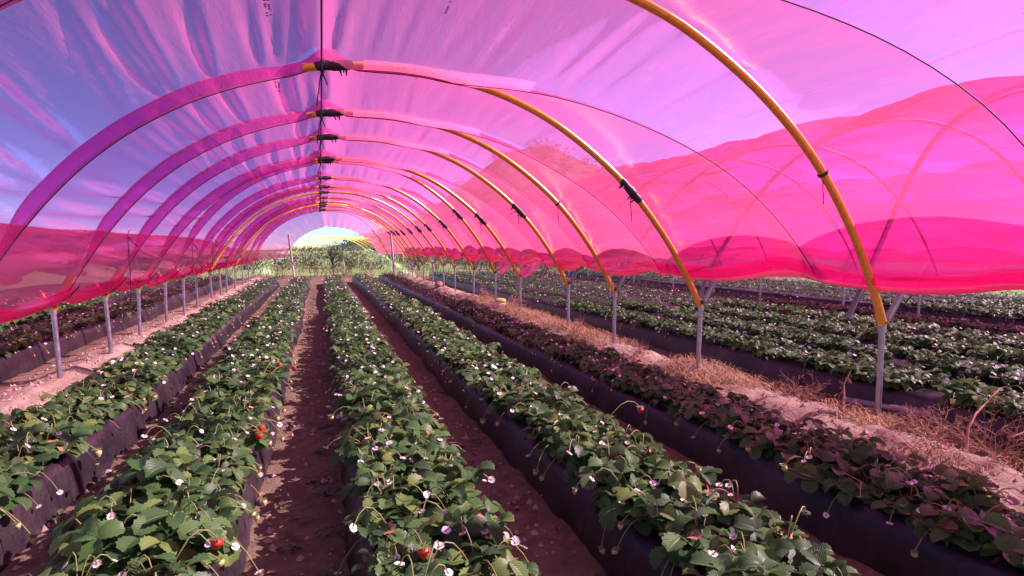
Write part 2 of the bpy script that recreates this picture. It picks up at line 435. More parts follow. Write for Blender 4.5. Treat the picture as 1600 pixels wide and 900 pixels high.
class Tunnel:
    def __init__(self, ox, na, nu, seed, big=True, shift=0.0):
        self.ox, self.na, self.nu = ox, na, nu
        self.r = np.random.default_rng(seed)
        self.prof = [resample(P_BIG if (big and k <= FIRST) else P_STD, na) for k in range(NH)]
        jr = self.r.normal(0, 0.025, NH)
        for k in range(NH):
            if k > FIRST + 3: self.prof[k][:, 1] = self.prof[k][:, 1] * (1 + jr[k] * 0.6)
        self.hl = [y + shift for y in HL]; self.hr = [y + shift for y in HR]
    def hoopline(self, k):
        p = self.prof[k]
        w = (p[:, 0] + 2.82) / 7.06
        y = self.hl[k] * (1 - w) + self.hr[k] * w
        return np.stack([p[:, 0] + self.ox, y, p[:, 1]], 1)
    def normal(self, k):
        t = np.gradient(self.prof[k], axis=0); t /= np.linalg.norm(t, axis=1)[:, None]
        return np.stack([-t[:, 1], np.zeros(len(t)), t[:, 0]], 1)
    def rope_y(self, k):
        h = self.hoopline(k); x = h[:, 0] - self.ox
        gap = (self.hr[k] - self.hr[k - 1]) if k else 1.9
        return h[:, 1] - 0.82 * gap * smooth(x, 1.0, 4.5)
    def film(self, whole=(), depth=0.17, wr=1.0, full=True):
        na, nu = self.na, self.nu
        if full: us = np.array([0, .026, .029, .047, .052, .075, .14, .25, .38, .5, .62, .73, .83, .90, .945, .958, .961, .979, .982, 1.0])
        else:
            us = 0.5 - 0.5 * np.cos(np.linspace(0, np.pi, nu))
            us = 0.6 * us + 0.4 * np.linspace(0, 1, nu)
        self.nu = nu = len(us)
        rows, uvs, tags = [], [], []
        hoops = [self.hoopline(k) for k in range(NH)]; norms = [self.normal(k) for k in range(NH)]
        s_len = np.concatenate([[0], np.cumsum(np.linalg.norm(np.diff(self.prof[-1], axis=0), axis=1))])
        pts = np.sort(np.concatenate([np.arange(0.5, s_len[-1], 0.31) + self.r.normal(0, 0.07, len(np.arange(0.5, s_len[-1], 0.31)))]))
        for k in range(NH - 1):
            h0, h1 = self.hoopline(k), self.hoopline(k + 1)
            n0, n1 = self.normal(k), self.normal(k + 1)
            x = h0[:, 0] - self.ox
            y0, y1 = self.rope_y(k), self.rope_y(k + 1)
            kd0 = self.keel(x, k in whole); kd1 = self.keel(x, (k + 1) in whole)
            if not full: kd0 = kd1 = kd0 * 0 + 0.03
            lob = depth * (0.8 + 0.5 * self.r.random())
            lowfreq = vnoise(s_len * 0.9 + 13 * k, s_len * 0 + k, 5) * 0.5 + 1
            wrk = []
            for q in pts:
                left = np.interp(q, s_len, x)
                wrk.append((q + self.r.normal(0, 0.05), (0.12 if left < 0.4 else 0.02) * (0.35 + self.r.random()) * wr,
                            self.r.uniform(0.5, 1.0), self.r.normal(0, 0.10), self.r.uniform(0.03, 0.085)))
            for iu, u in enumerate(us):
                if iu == nu - 1 and k < NH - 2: continue
                yy = y0 * (1 - u) + y1 * u
                p = np.zeros((na, 3)); n = np.zeros((na, 3)); done = np.zeros(na, bool)
                for j in range(max(0, k - 2), min(NH - 1, k + 2)):      # the arch takes its shape from the hoops on either side
                    ha, hb = hoops[j], hoops[j + 1]
                    w = (yy - ha[:, 1]) / (hb[:, 1] - ha[:, 1])
                    last = j == min(NH - 1, k + 2) - 1
                    m_ = ~done & ((w <= 1) | last)
                    w = np.clip(w, 0, 1)[:, None]
                    p[m_] = (ha * (1 - w) + hb * w)[m_]; n[m_] = (norms[j] * (1 - w) + norms[j + 1] * w)[m_]
                    done |= m_
                p[:, 1] = yy
                bell = abs(math.sin(math.pi * u)) ** 0.7
                off = kd0 * (1 - u) + kd1 * u
                lobe = lob * lowfreq * bell * (0.55 + 0.45 * smooth(x, 4.3, 2.0)) * smooth(s_len, 0.0, 0.7)
                if full:      # over the tie rope the film hangs in a pleat, deepest on the side away from the sun
                    pleat = 0.155 * smooth(x, -2.75, -2.2) * (1 - 0.4 * smooth(x, -1.0, 0.6)) * (1 - smooth(x, 1.4, 2.6))
                    steep = min(1.0, max(0.0, (u - 0.026) / 0.022)) * min(1.0, max(0.0, (1 - u - 0.022) / 0.016))
                    wgt = smooth(x, 1.4, 2.6)
                    off = off + pleat * (1 - 0.5 * u) * steep + 0.05 * math.sin(math.pi * u) * lowfreq * (1 - wgt) + lobe * wgt
                else: off = off + lobe * (0.12 + 0.88 * smooth(x, -2.6, -0.4))
                e = 1 - u
                for q, amp, ln, dr, wd in wrk:
                    g = np.exp(-(((s_len - q - dr * e) / (0.022 + wd * e ** 0.8)) ** 2))
                    env = math.exp(-(e / ln) ** 2 * 1.2) * min(1, max(0, 1 - u - .04) * 5) * min(1, u * 3)
                    off = off - amp * g * env + 0.4 * amp * np.exp(-(((s_len - q - dr * e - 0.07 - wd * e) / (0.03 + wd * e)) ** 2)) * env
                off += 0.02 * bell * vnoise(s_len * 3.2, p[:, 1] * 1.1, 3)
                p = p + n * off[:, None]
                rows.append((p, k, u)); tags.append((k, u))
        self.rows = rows
        # trim at the hems: slide the end rows along the arc
        P, UV = [], []
        b = np.linspace(0, 1, na)
        for p, k, u in rows:
            z = p[:, 2]; mid = na // 2
            sag = math.sin(math.pi * u)
            zl = (0.995 - 0.10 * sag + 0.02 * math.sin(k * 2.1)) if full else (1.36 - 0.10 * sag - (0.35 * sag if k in (8, 9) else 0))
            v = (u + 0.82) % 1.0                       # on this side the hoop stands inside the bay
            zr = 1.31 - 0.12 * math.sin(math.pi * v) + 0.025 * math.sin(k * 1.7)
            al = np.interp(zl, z[:mid], b[:mid]); ar = 1 - np.interp(zr, z[::-1][:mid], b[:mid])
            bb = al + (ar - al) * b
            q = np.stack([np.interp(bb, b, p[:, i]) for i in range(3)], 1)
            P.append(q); UV.append(np.stack([bb, q[:, 1] * 0.1], 1))
        P = np.array(P); UV = np.array(UV)
        self.P = P
        mb = MB()
        fm = np.zeros((P.shape[0] - 1, na - 1), int)
        if full:                                   # the doubled strip of film that carries the tube past the ridge
            for i in range(P.shape[0] - 1):
                if rows[i][2] < .04 or rows[i][2] > .94:
                    xx = P[i, :-1, 0] - self.ox; fm[i] = (xx > 0.42) & (xx < 2.0)
        mb.add(P.reshape(-1, 3), grid_faces(P.shape[0], na), fm.reshape(-1), UV.reshape(-1, 2))
        if full:
            for side, hh, layers in ((0, 0.18, 4), (-1, 0.17, 4)):      # rolled hem: several loose layers
                edge = P[:, side]
                inn = P[:, 1 if side == 0 else -2]
                up = inn - edge; up /= np.linalg.norm(up, axis=1)[:, None]
                outw = np.array([-1.0 if side == 0 else 1.0, 0, 0.15])
                for L in range(layers):
                    R = []
                    yy = edge[:, 1]
                    for j in range(5):
                        wv = 0.016 * np.sin(yy * 2.7 + L * 1.9 + j * 0.7) + 0.014 * vnoise(yy * 2.2, yy * 0 + L * 5 + j, 9)
                        top = hh * (1 + 0.12 * L * np.sin(yy * 1.3 + L)) * j / 4
                        R.append(edge + up * top[:, None] + outw * ((0.012 + 0.016 * L) * math.sin(math.pi * min(1, j / 3.2)) + wv * (j / 4))[:, None] * (1 if L % 2 == 0 else -1))
                    R = np.array(R)
                    mb.add(R.reshape(-1, 3), grid_faces(5, P.shape[0]), 0, np.zeros((5 * P.shape[0], 2)) + 0.5)
        return mb
    def keel(self, x, whole):
        if whole: return np.full(len(x), 0.075)
        return -0.055 + 0.13 * np.exp(-((x - 0.12) / 0.16) ** 2) + 0.04 * smooth(x, 1.2, 2.2)

TF = None
T0 = Tunnel(0.0, 340, 15, 3)
TR = Tunnel(PITCH_X, 120, 9, 5, big=False, shift=0.0)
for k in range(FIRST + 1):
    TR.prof[k][:, 0] += .46 * (1 - smooth(TR.prof[k][:, 0], -2.8, -1.0))
TL = Tunnel(-PITCH_X, 110, 9, 8, big=False, shift=0.2)
_p = resample(P_STD, 400)
def a_of_x(x): return float(np.interp(x, _p[:, 0], np.linspace(0, 1, 400)))
M['film'] = film_material('pink_film', FILM_TINT, FILM_SCAT, 0.16, [a_of_x(x) for x in (0.5, 0.92, 1.36, 1.8, 2.2, 2.62, 3.05, 3.5, -0.45)])
M['film_dense'] = film_material('pink_film_doubled', FILM_TINT, FILM_SCAT, 0.75, [])
M['film_plain'] = film_material('pink_film_plain', FILM_TINT, FILM_SCAT, 0.22, [])

WHOLE = (12, 15)
cover = T0.film(WHOLE).build('plastic_cover', [M['film'], M['film_dense']])
tag(cover, 'translucent pink plastic cover stretched over the yellow hoops above the strawberry beds', 'plastic cover')
# closing flap of film that drops at the far end of the tunnel
def end_flap():
    last = T0.P[-1]; n = 8
    c = np.array([0.7, 0, 1.1])
    R = []
    for j in range(n):
        f = j / (n - 1)
        q = c + (last - c) * (1 - 0.33 * f)
        q[:, 1] = last[:, 1] + 1.5 * f + 0.06 * np.sin(np.arange(len(q)) * 0.35) * f
        R.append(q)
    R = np.array(R)
    mb = MB(); mb.add(R.reshape(-1, 3), grid_faces(n, R.shape[1]))
    o = mb.build('end_flap', M['film_plain'], cover)
end_flap()
# printed marks on the film (too small to read in the photograph)
def film_point(T, y, x, inner=0.006):
    best = None
    d = (T.P[:, :, 0] - x) ** 2 + (T.P[:, :, 1] - y) ** 2
    i, j = np.unravel_index(np.argmin(d), d.shape)
    i = min(max(i, 1), T.P.shape[0] - 2); j = min(max(j, 1), T.P.shape[1] - 2)
    ty = T.P[i + 1, j] - T.P[i - 1, j]; tx = T.P[i, j + 1] - T.P[i, j - 1]
    ty /= np.linalg.norm(ty); tx /= np.linalg.norm(tx)
    nn = np.cross(tx, ty); nn /= np.linalg.norm(nn)
    if nn[2] > 0: nn = -nn
    return T.P[i, j] + nn * inner, tx, ty
def print_mark(x, y, w, l, rows, seed):
    r = random.Random(seed)
    p, tx, ty = film_point(T0, y, x)
    mb = MB()
    for q in range(rows):
        t = 0
        while t < l:
            d = r.uniform(0.008, 0.026)
            if r.random() < 0.78:
                a = (q - rows / 2) * w * 1.25; hh = w * r.uniform(0.55, 1.0)
                P4 = [p + tx * a + ty * t, p + tx * (a + hh) + ty * t, p + tx * (a + hh) + ty * (t + d * 0.7), p + tx * a + ty * (t + d * 0.7)]
                mb.add(P4, [(0, 1, 2, 3)])
            t += d
    tag(mb.build('printed_mark', M['print_ink'], cover, smooth=False), kind='stuff')
for i, (x, y, w, l, rows) in enumerate([(-0.32, 4.6, .022, .30, 2), (-0.36, 6.1, .022, .32, 2), (-.22, 6.5, .016, .2, 1), (-0.36, 8.0, .02, .3, 2), (1.05, 4.55, .018, .24, 1), (1.02, 5.9, .016, .2, 1), (1.02, 7.9, .016, .2, 1), (1.0, 9.6, .016, .2, 1), (-.36, 9.6, .02, .25, 2)]):
    print_mark(x, y, w, l, rows, i)
o = TR.film(depth=0.20, full=False).build('plastic_cover', M['film_plain'])
tag(o, 'pink plastic cover of the adjoining tunnel standing beyond the dry straw strip', 'plastic cover')

for k in range(NH):                             # added cover, flattened low so it shades the beds on this side
    TL.prof[k][:, 1] = .7 + (TL.prof[k][:, 1] - .7) * .46
o = TL.film(depth=0.09, full=False).build('plastic_cover', M['film_plain'])
tag(o, 'low slack pink plastic cover added to shade the beds beyond the pale sandy strip', 'plastic cover')
T2 = Tunnel(2 * PITCH_X, 70, 7, 12, big=False, shift=0.3)
o = T2.film(depth=0.18, full=False).build('plastic_cover', M['film_plain'])
tag(o, 'pink plastic cover of the second tunnel over, a pink blur behind the adjoining one', 'plastic cover')

# ------------------------------------------------------------------ hoops, ropes, ridge wire, posts
HOOP_R = 0.036
def hoop_pts(T, k, n=64):
    h = T.hoopline(k)
    z = h[:, 2]; m = len(h) // 2
    lo = np.argmin(abs(z[:m] - 0.93)); hi = len(h) - 1 - np.argmin(abs(z[::-1][:m] - 0.93))
    idx = np.linspace(lo, hi, n).astype(int)
    return h[idx]
def tape_mesh():
    mb = MB(); r = random.Random(4)
    ts = np.linspace(-0.17, 0.17, 13)
    rr = [0.041 + 0.011 * r.random() for _ in ts]; rr[0] = rr[-1] = 0.038
    add_tube(mb, [(t, 0, 0) for t in ts], rr, 9)
    for s in range(6):                           # loose ends of tape
        x = r.uniform(-.15, .15); a = r.uniform(-2.6, -0.5)
        d = np.array([r.uniform(-.3, .3), math.cos(a), math.sin(a)])
        add_tube(mb, [np.array([x, 0, 0]) + d * 0.04, np.array([x, 0, 0]) + d * (0.06 + .04 * r.random())], [0.012, 0.004], 4)
    return mb.mesh('tape_wrap', M['black_tape'])
TAPE = tape_mesh()
def string_mesh(seed, l):
    r = random.Random(seed); mb = MB()
    p = np.array([0, 0, -0.04]); pts = [p]
    for i in range(6):
        p = p + np.array([r.uniform(-.25, .25), r.uniform(-.2, .2), -1.0]) * l / 6; pts.append(p)
    add_tube(mb, pts, 0.005, 4)
    if seed % 2: 
        add_tube(mb, [(0, 0, -.03), (-l * .35, .02, -.02), (-l * .8, .0, -l * .35)], 0.006, 4)
    return mb.mesh('tie_string', M['cord'])
STRINGS = [string_mesh(i, l) for i, l in enumerate((0.22, 0.2, 0.3, 0.16))]
def place_on(o, p, d):
    d = Vector(d).normalized(); o.location = p
    o.rotation_euler = d.to_track_quat('X', 'Z').to_euler()

def make_hoop(T, k, label, group, m, dressed=True, ends=True, cat='hoop'):
    pts = hoop_pts(T, k)
    base = pts[-1].copy(); base[2] = 0.93
    mb = MB()
    if dressed and k not in WHOLE:      # beyond the ridge joint only the rope in the pleat carries on; the foot of the far leg shows again
        i0 = int(np.argmin(abs(pts[:, 0] - T.ox + 0.12))); i1 = int(np.argmin(abs(pts[:, 0] - T.ox + 2.66)))
        add_tube(mb, pts[i0:] - base, HOOP_R, 10)
        q = MB(); add_tube(q, pts[:i1 + 1] - base, HOOP_R, 8)
    else:
        q = None; add_tube(mb, pts - base, HOOP_R if dressed else .024, 10)
    o = mb.build('hoop', M[m], loc=base)
    tag(o, label, cat, group)
    if q: q.build('hoop_leg', M[m], o)
    if dressed:
        i = int(np.argmin(abs(pts[:, 0] - T.ox - 0.20)))
        t = link('tape_wrap', TAPE, o); place_on(t, Vector(pts[i] - base), pts[i + 1] - pts[i - 1])
        if k not in (4, 6):
            i = int(np.argmin(abs(pts[:, 0] - T.ox - 3.28)))
            t = link('tape_wrap', TAPE, o); place_on(t, Vector(pts[i] - base), pts[i + 1] - pts[i - 1])
            s = link('tie_string', STRINGS[1 + (k % 3) // 2], o, loc=Vector(pts[i] - base))
        else:
            i = int(np.argmin(abs(pts[:, 0] - T.ox - (4.0 if k == 4 else 3.3))))
            s = link('tie_string', STRINGS[0], o, loc=Vector(pts[i] - base))
            q = MB(); add_tube(q, [(-.012, 0, 0), (.012, 0, 0)], 0.046, 8)
            t = q.build('tie_band', M['cord'], o); place_on(t, Vector(pts[i] - base), pts[i + 1] - pts[i - 1])
    return o
for k in range(2, NH):
    n = k - FIRST
    if n < 0: lab = 'yellow tube hoop overhead just behind the one crossing the upper corner'
    elif n == 0: lab = 'big yellow tube hoop crossing the upper corner, rising beside the dry bush'
    elif k in WHOLE and k == 12: lab = 'yellow hoop showing as one whole golden arch across the tunnel'
    else: lab = '%s yellow tube hoop along the tunnel after the one crossing the upper corner' % ordinal(n - 1)
    g = 'yellow hoops of the tunnel'
    make_hoop(T0, k, lab, g, 'yellow_paint')
for k in range(3, NH):
    make_hoop(TR, k, '%s grey hoop of the adjoining tunnel from the camera end, dim through the film' % ordinal(k - 3), 'grey hoops of the adjoining tunnel', 'grey_tube', False)

for k in range(3, NH - 1):
    i = k * (T0.nu - 1)
    row = T0.P[i]
    pts = row[::6] + T0.normal(k)[::6] * -0.006
    mb = MB(); add_tube(mb, pts - pts[-1], 0.0045 if k < 7 else 0.004, 5)
    o = mb.build('tie_rope', M['cord'], loc=pts[-1])
    tag(o, 'thin dark rope pressing the pink film down along the %s hoop of the tunnel' % (ordinal(k - FIRST) if k >= FIRST else 'overhead'), 'rope', 'ropes over the pink film')
# ridge wire
wp = []
for k in range(2, NH):
    h = T0.hoopline(k); i = int(np.argmin(abs(h[:, 0] - 0.07)))
    wp.append(h[i] + np.array([0.0, 0, -0.045]))
mb = MB()
dense = []
for a, b in zip(wp[:-1], wp[1:]):
    for t in (0, .25, .5, .75): dense.append(a + (b - a) * t + np.array([0, 0, -0.05 * math.sin(math.pi * t)]))
dense.append(wp[-1])
add_tube(mb, dense, 0.008, 6)
o = mb.build('ridge_wire', M['cord'])
tag(o, 'dark wire running along the top of the tunnel under the hoops', 'wire')
r = random.Random(2)
for k in range(FIRST + 1, NH - 3):               # loose cord ends knotted on the wire
    p = wp[k - 2]
    q = MB()
    add_tube(q, [(0, 0, 0), (-.02, .02, -.1), (-.05, .02, -.2 - r.random() * .12)], 0.005, 4)
    add_tube(q, [(0, 0, 0), (.02, -.02, -.05), (.05, 0, -.12)], 0.006, 4)
    q.build('cord_end', M['cord'], o, loc=p)
for (x, y, zt, zb) in [(-2.45, 8.9, 1.75, 0.75), (-2.5, 13.2, 1.7, 1.0), (-2.45, 15.2, 1.85, 1.1)]:
    q = MB(); add_tube(q, [(0, 0, zb - zt), (0.01, .01, (zb - zt) / 2), (0, 0, 0)], 0.006, 4)
    add_tube(q, [(0, 0, -.02), (.06, .03, -.10), (.10, .05, -.16)], 0.007, 4)
    add_tube(q, [(0, 0, 0), (.02, 0, .06), (.04, 0, .07)], 0.006, 4)
    s = q.build('hanging_string', M['cord'], loc=(x, y, zt))
    tag(s, 'dark knotted string hanging before the pink film by the sandy strip', 'string', 'strings hanging by the sandy strip')

def make_post(T, k, x, y, lean, label, group, grey_arm):
    o = empty('steel_post', (x, y, 0))
    tag(o, label, 'post', group)
    q = MB(); add_tube(q, [(lean[0], lean[1], -0.15), (lean[0] * .5, lean[1] * .5, .4), (0, 0, 0.90)], 0.026, 10)
    q.build('shaft', M['steel'], o)
    q = MB(); add_tube(q, [(0, 0, .84), (0, 0, .93)], 0.034, 10); q.build('collar', M['steel'], o)
    s = 1
    q = MB()
    if grey_arm: add_tube(q, [(0, 0, 0.90), (0.05, -0.02, .97), (0.17, -0.05, 1.22)], 0.028, 8)
    else: add_tube(q, [(0, 0, 0.90), (-0.05, 0, .98), (-0.12, 0, 1.10)], 0.034, 8)
    q.build('fork_arm', M['steel' if grey_arm else 'yellow_paint'], o)
    q = MB(); add_tube(q, [(0, 0, 0.90), (-0.05 if grey_arm else .05, 0.0, 1.0)], 0.036, 8)
    q.build('fork_arm', M['yellow_paint'], o)
    q = MB()
    rr = random.Random(k * 7 + int(x * 10))
    for j in range(3):
        a = [(0.047 * math.cos(t) , 0.047 * math.sin(t), .93 + .015 * j) for t in np.linspace(0, 6.28, 9)]
        add_tube(q, a, 0.006, 4, cap=False)
    add_tube(q, [(0.03, 0, .94), (.15, -.03, 1.02), (.28, -.05, 1.16)], 0.007, 4)
    q.build('tie_wire', M['cord'], o)
    return o
rr = random.Random(5)
for k in range(3, NH):
    n = k - FIRST
    x = 4.73 if k <= FIRST else 4.25
    make_post(T0, k, x, HR[k], (rr.uniform(-.03, .02), rr.uniform(-.03, .03)),
              '%s grey steel post along the dry straw strip, counting away from the big hoop' % ordinal(n) if n >= 0 else 'grey steel post on the straw strip beside the camera', 'posts along the dry straw strip', True)
    make_post(TL, k, -2.83, HL[k], (0.045 if k < 8 else rr.uniform(-.02, .04), rr.uniform(-.03, .03)),
              ('%s grey steel post along the pale sandy strip, counting away from the camera' % ordinal(max(0, k - 6))) if k >= 6 else 'grey steel post beside the camera on the pale sandy strip', 'posts along the pale sandy strip', False)
for k in range(4, NH):
    make_post(TR, k, 4.25 + PITCH_X, HR[k] + 0.4, (rr.uniform(-.03, .03), 0), 'grey steel post far off among the plants of the adjoining tunnel', 'posts beyond the adjoining tunnel', True)
o = empty('steel_post', (0, 0, -50)); bpy.data.objects.remove(o)

# ------------------------------------------------------------------ ground
BEDS = [-1.84, -0.73, 0.465, 1.65, 2.88, -3.92, -5.06, -6.2, 5.33, 6.45, 7.6, 8.75, 9.9, 12.4, 13.5, 14.65, 15.8, 16.95]
BED_W = 0.33
BED_H = 0.27
BED_END = {-1.84: 23.5, -0.73: 24.2, 0.465: 25.2, 1.65: 26.0, 2.88: 26.6}
def ground_h(x, y):
    m = 0.13 * np.exp(-((x + 2.85) / 0.30) ** 2) + 0.14 * np.exp(-((x - 4.22) / 0.33) ** 2)
    rough = 0.75 + 1.2 * np.exp(-((x + 2.85) / 0.5) ** 2) + 1.4 * np.exp(-((x - 4.2) / 0.5) ** 2)
    l = vnoise(x * 2.3, y * 2.3, 1) * 0.05 + vnoise(x * 6, y * 6, 2) * 0.03 + vnoise(x * 15, y * 15, 3) * 0.02 + vnoise(x * 32, y * 32, 4) * 0.009
    far = 0.5 * smooth(y, 27, 40) + 0.03 * np.clip(y - 30, 0, 30)
    return m + l * rough + far * (y < 200)
def axis(lo, hi, fine_lo, fine_hi, st, big):
    a = list(np.arange(fine_lo, fine_hi, st))
    s = st; v = fine_hi
    while v < hi: a.append(v); s = min(s * 1.35, big); v += s
    a.append(hi)
    s = st; v = fine_lo; b = []
    while v > lo: s = min(s * 1.35, big); v -= s; b.append(max(v, lo))
    return np.array(b[::-1] + a)
gx = axis(-900, 900, -3.6, 5.6, 0.045, 120)
gy = [-900, -300, -100, -40, -15, -6, -2, 0]
v = 0.6; 
while v < 34: gy.append(v); v += 0.03 + 0.006 * v
while v < 900: gy.append(v); v *= 1.25
gy = np.array(gy + [1200.0])
GX, GY = np.meshgrid(gx, gy)
GZ = ground_h(GX, GY)
GZ = np.where((abs(GX) > 40) | (GY > 60), 0.5 * smooth(GY, 27, 40) * (GY < 200), GZ)
mb = MB(); mb.add(np.stack([GX, GY, GZ], -1).reshape(-1, 3), grid_faces(len(gy), len(gx)))
tag(mb.build('ground', M['soil']), kind='structure')

def bed_mesh(x0, y0, y1, seed):
    sec = [(-BED_W - .02, -0.10), (-BED_W, 0.0), (-BED_W + .015, .12), (-BED_W + .035, .20), (-BED_W + .055, .245), (-BED_W + .10, BED_H), (-.1, BED_H + .012), (.1, BED_H + .012),
           (BED_W - .10, BED_H), (BED_W - .055, .245), (BED_W - .035, .20), (BED_W - .015, .12), (BED_W, 0.0), (BED_W + .02, -.10)]
    ys = [y0]; 
    while ys[-1] < y1: ys.append(ys[-1] + 0.07 + 0.012 * max(0, ys[-1]))
    ys = np.array(ys)
    V = []
    wig = vnoise(ys * 0.35, ys * 0, seed) * 0.09
    for i, (sx, sz) in enumerate(sec):
        side = np.sign(sx)
        low = 1 if sz < 0.2 else 0.5
        fold = (vnoise(ys * 5.5, ys * 0 + i * 0.25, seed + 1) * 0.035 + vnoise(ys * 14, ys * 0 + i * .4, seed + 2) * 0.018) * low
        V.append(np.stack([x0 + wig + sx + side * fold, ys, sz + vnoise(ys * 1.2, ys * 0 + i, seed + 3) * 0.03 * (sz > 0.05) + 0 * ys], 1))
    V = np.array(V)
    n = len(ys)
    mb = MB(); mb.add(V.reshape(-1, 3), grid_faces(len(sec), n))
    cap = V[:, -1]; c = cap.mean(0)[None]                       # closed far end
    mb.add(np.vstack([cap, c]), [(i, i + 1, len(sec)) for i in range(len(sec) - 1)])
    return mb.mesh('raised_bed', M['mulch'])
BED_LABEL = {
    -1.84: 'black plastic covered bed of strawberries alongside the pale sandy strip',
    -0.73: 'black plastic covered bed of strawberries with ripe red berries hanging on its aisle side',
    0.465: 'black plastic covered bed of strawberries in the middle under the ridge wire',
    1.65: 'black plastic covered bed of strawberries between the reddish aisle and the dark shaded bed',
    2.88: 'dark shaded plastic covered bed of strawberries alongside the dry straw strip'}
def bed_label(x):
    if x in BED_LABEL: return BED_LABEL[x], None
    if x < -2:
        n = sorted([b for b in BEDS if b < -3], reverse=True).index(x)
        return '%s plastic covered strawberry bed beyond the pale sandy strip' % ordinal(n), None
    n = sorted([b for b in BEDS if b > 4]).index(x)
    return '%s plastic covered strawberry bed beyond the dry straw strip' % ordinal(n), None
def bed_end(x): return BED_END.get(x, 27.0)
for i, x in enumerate(BEDS):
    o = link('raised_bed', bed_mesh(x, 0.3 if abs(x) < 4 else 1.0, bed_end(x), 30 + 5 * i))
    tag(o, bed_label(x)[0], 'planting bed', 'raised strawberry beds')

# ------------------------------------------------------------------ strawberry plants
def leaflet(nv, nu, serr, L, W, cup, droop, fold):
    """one obovate toothed leaflet from its base at the origin along +Y"""
    vs = np.linspace(0, 1, nv); us = np.linspace(-1, 1, nu)
    V, UV = [], []
    for i, v in enumerate(vs):
        w = W * (math.sin(math.pi * min(1, (v ** 0.85) * 0.93 + 0.03)) ** 0.62) * (0.75 + 0.35 * v)
        if v == 1: w *= 0.75
        for u in us:
            ww = w * (1 + (serr * (1 if i % 2 else -1) if abs(u) == 1 and 0 < v < 1 else 0))
            x = u * ww
            y = v * L + (abs(u) ** 2) * L * (0.06 if v > 0.2 else 0.0) - (0.10 * L * abs(u) ** 2 if v == 1 else 0)
            z = -cup * (v - 0.45) ** 2 * L - droop * v * v * L + fold * abs(u) * ww - 0.15 * fold * (u * u) * ww
            V.append((x, y, z)); UV.append((u * 0.5 + 0.5, v))
    return np.array(V), np.array(UV), grid_faces(nv, nu)
def rot(ax, a):
    return np.array(Matrix.Rotation(a, 3, ax))
def trifoliate(r, nv, nu, serr, petiole=True, size=None):
    """petiole from the crown (origin) leaning along +Y, three leaflets on top"""
    mb = MB()
    h = r.uniform(0.035, 0.125); reach = r.uniform(0.02, 0.165)
    top = np.array([0, reach, h])
    if petiole: add_tube(mb, [(0, 0, 0), (0, reach * .35, h * .65), tuple(top)], 0.0032, 4, mat=1, cap=False)
    L = size or r.uniform(0.072, 0.100)
    tilt = rot('X', r.uniform(-0.75, 0.25)) @ rot('Y', r.uniform(-0.4, 0.4))
    for j, a in enumerate((0, 1.75, -1.75)):
        a += r.uniform(-.2, .2)
        V, UV, F = leaflet(nv, nu, serr, L * (1 if j == 0 else .92), L * r.uniform(.43, .52), r.uniform(.1, .5), r.uniform(0, .35), r.uniform(.15, .6))
        V = V @ rot('X', r.uniform(-.3, .25)).T
        V = V @ rot('Z', a).T @ tilt.T + top
        mb.add(V, F, 0, UV, r.random() * .25)
    return mb
PLM = [M['leaf'], M['stem'], M['petal'], M['pollen'], M['calyx'], M['green_berry'], M['red_berry']]
def flower_mb(mb, p, r, size=0.019, lod=0, mo=(2, 3, 4), nrm=None):
    q = MB()
    np_ = 5
    for k in range(np_):
        a = k / np_ * 2 * math.pi + r.random() * .3
        d = np.array([math.cos(a), math.sin(a), 0]); s = np.array([-d[1], d[0], 0]); w = size * .62
        up = np.array([0, 0, 1.0])
        if lod: V = [0 * d, d * size * .6 + s * w + up * size * .2, d * size * 1.05 + up * size * .3, d * size * .6 - s * w + up * size * .2]; F = [(0, 1, 2, 3)]
        else:
            V = [0 * d, d * size * .45 + s * w * .85 + up * size * .18, d * size * .9 + s * w * .8 + up * size * .34, d * size * 1.1 + up * size * .36, d * size * .9 - s * w * .8 + up * size * .34, d * size * .45 - s * w * .85 + up * size * .18, d * size * .6 + up * size * .12]
            F = [(0, 1, 6), (1, 2, 6), (2, 3, 6), (3, 4, 6), (4, 5, 6), (5, 0, 6)]
        q.add(V, F, mo[0])
        if not lod:
            V = [d * 0 - up * .002, d * size * .9 + s * w * .35 - up * .001, d * size * 1.25 - up * .002, d * size * .9 - s * w * .35 - up * .001]
            q.add(np.array(V) @ rot('Z', .6).T, [(0, 1, 2, 3)], mo[2])
    n = 6; 
    V = [(math.cos(t) * size * .38, math.sin(t) * size * .38, size * .16) for t in np.arange(n) / n * 6.283] + [(0, 0, size * .48)]
    q.add(V, [(i, (i + 1) % n, n) for i in range(n)], mo[1])
    R = rot('X', r.uniform(-.7, .7)) @ rot('Y', r.uniform(-.7, .7))
    v, uv, t, fq, mq, ft, mt = q.arrays()
    v = v @ R.T + p
    n0 = mb.n
    if len(fq): mb.add(v, fq, mq)
    if len(ft):
        if len(fq): mb.f.append((ft + n0, mt))
        else: mb.add(v, ft, mt)
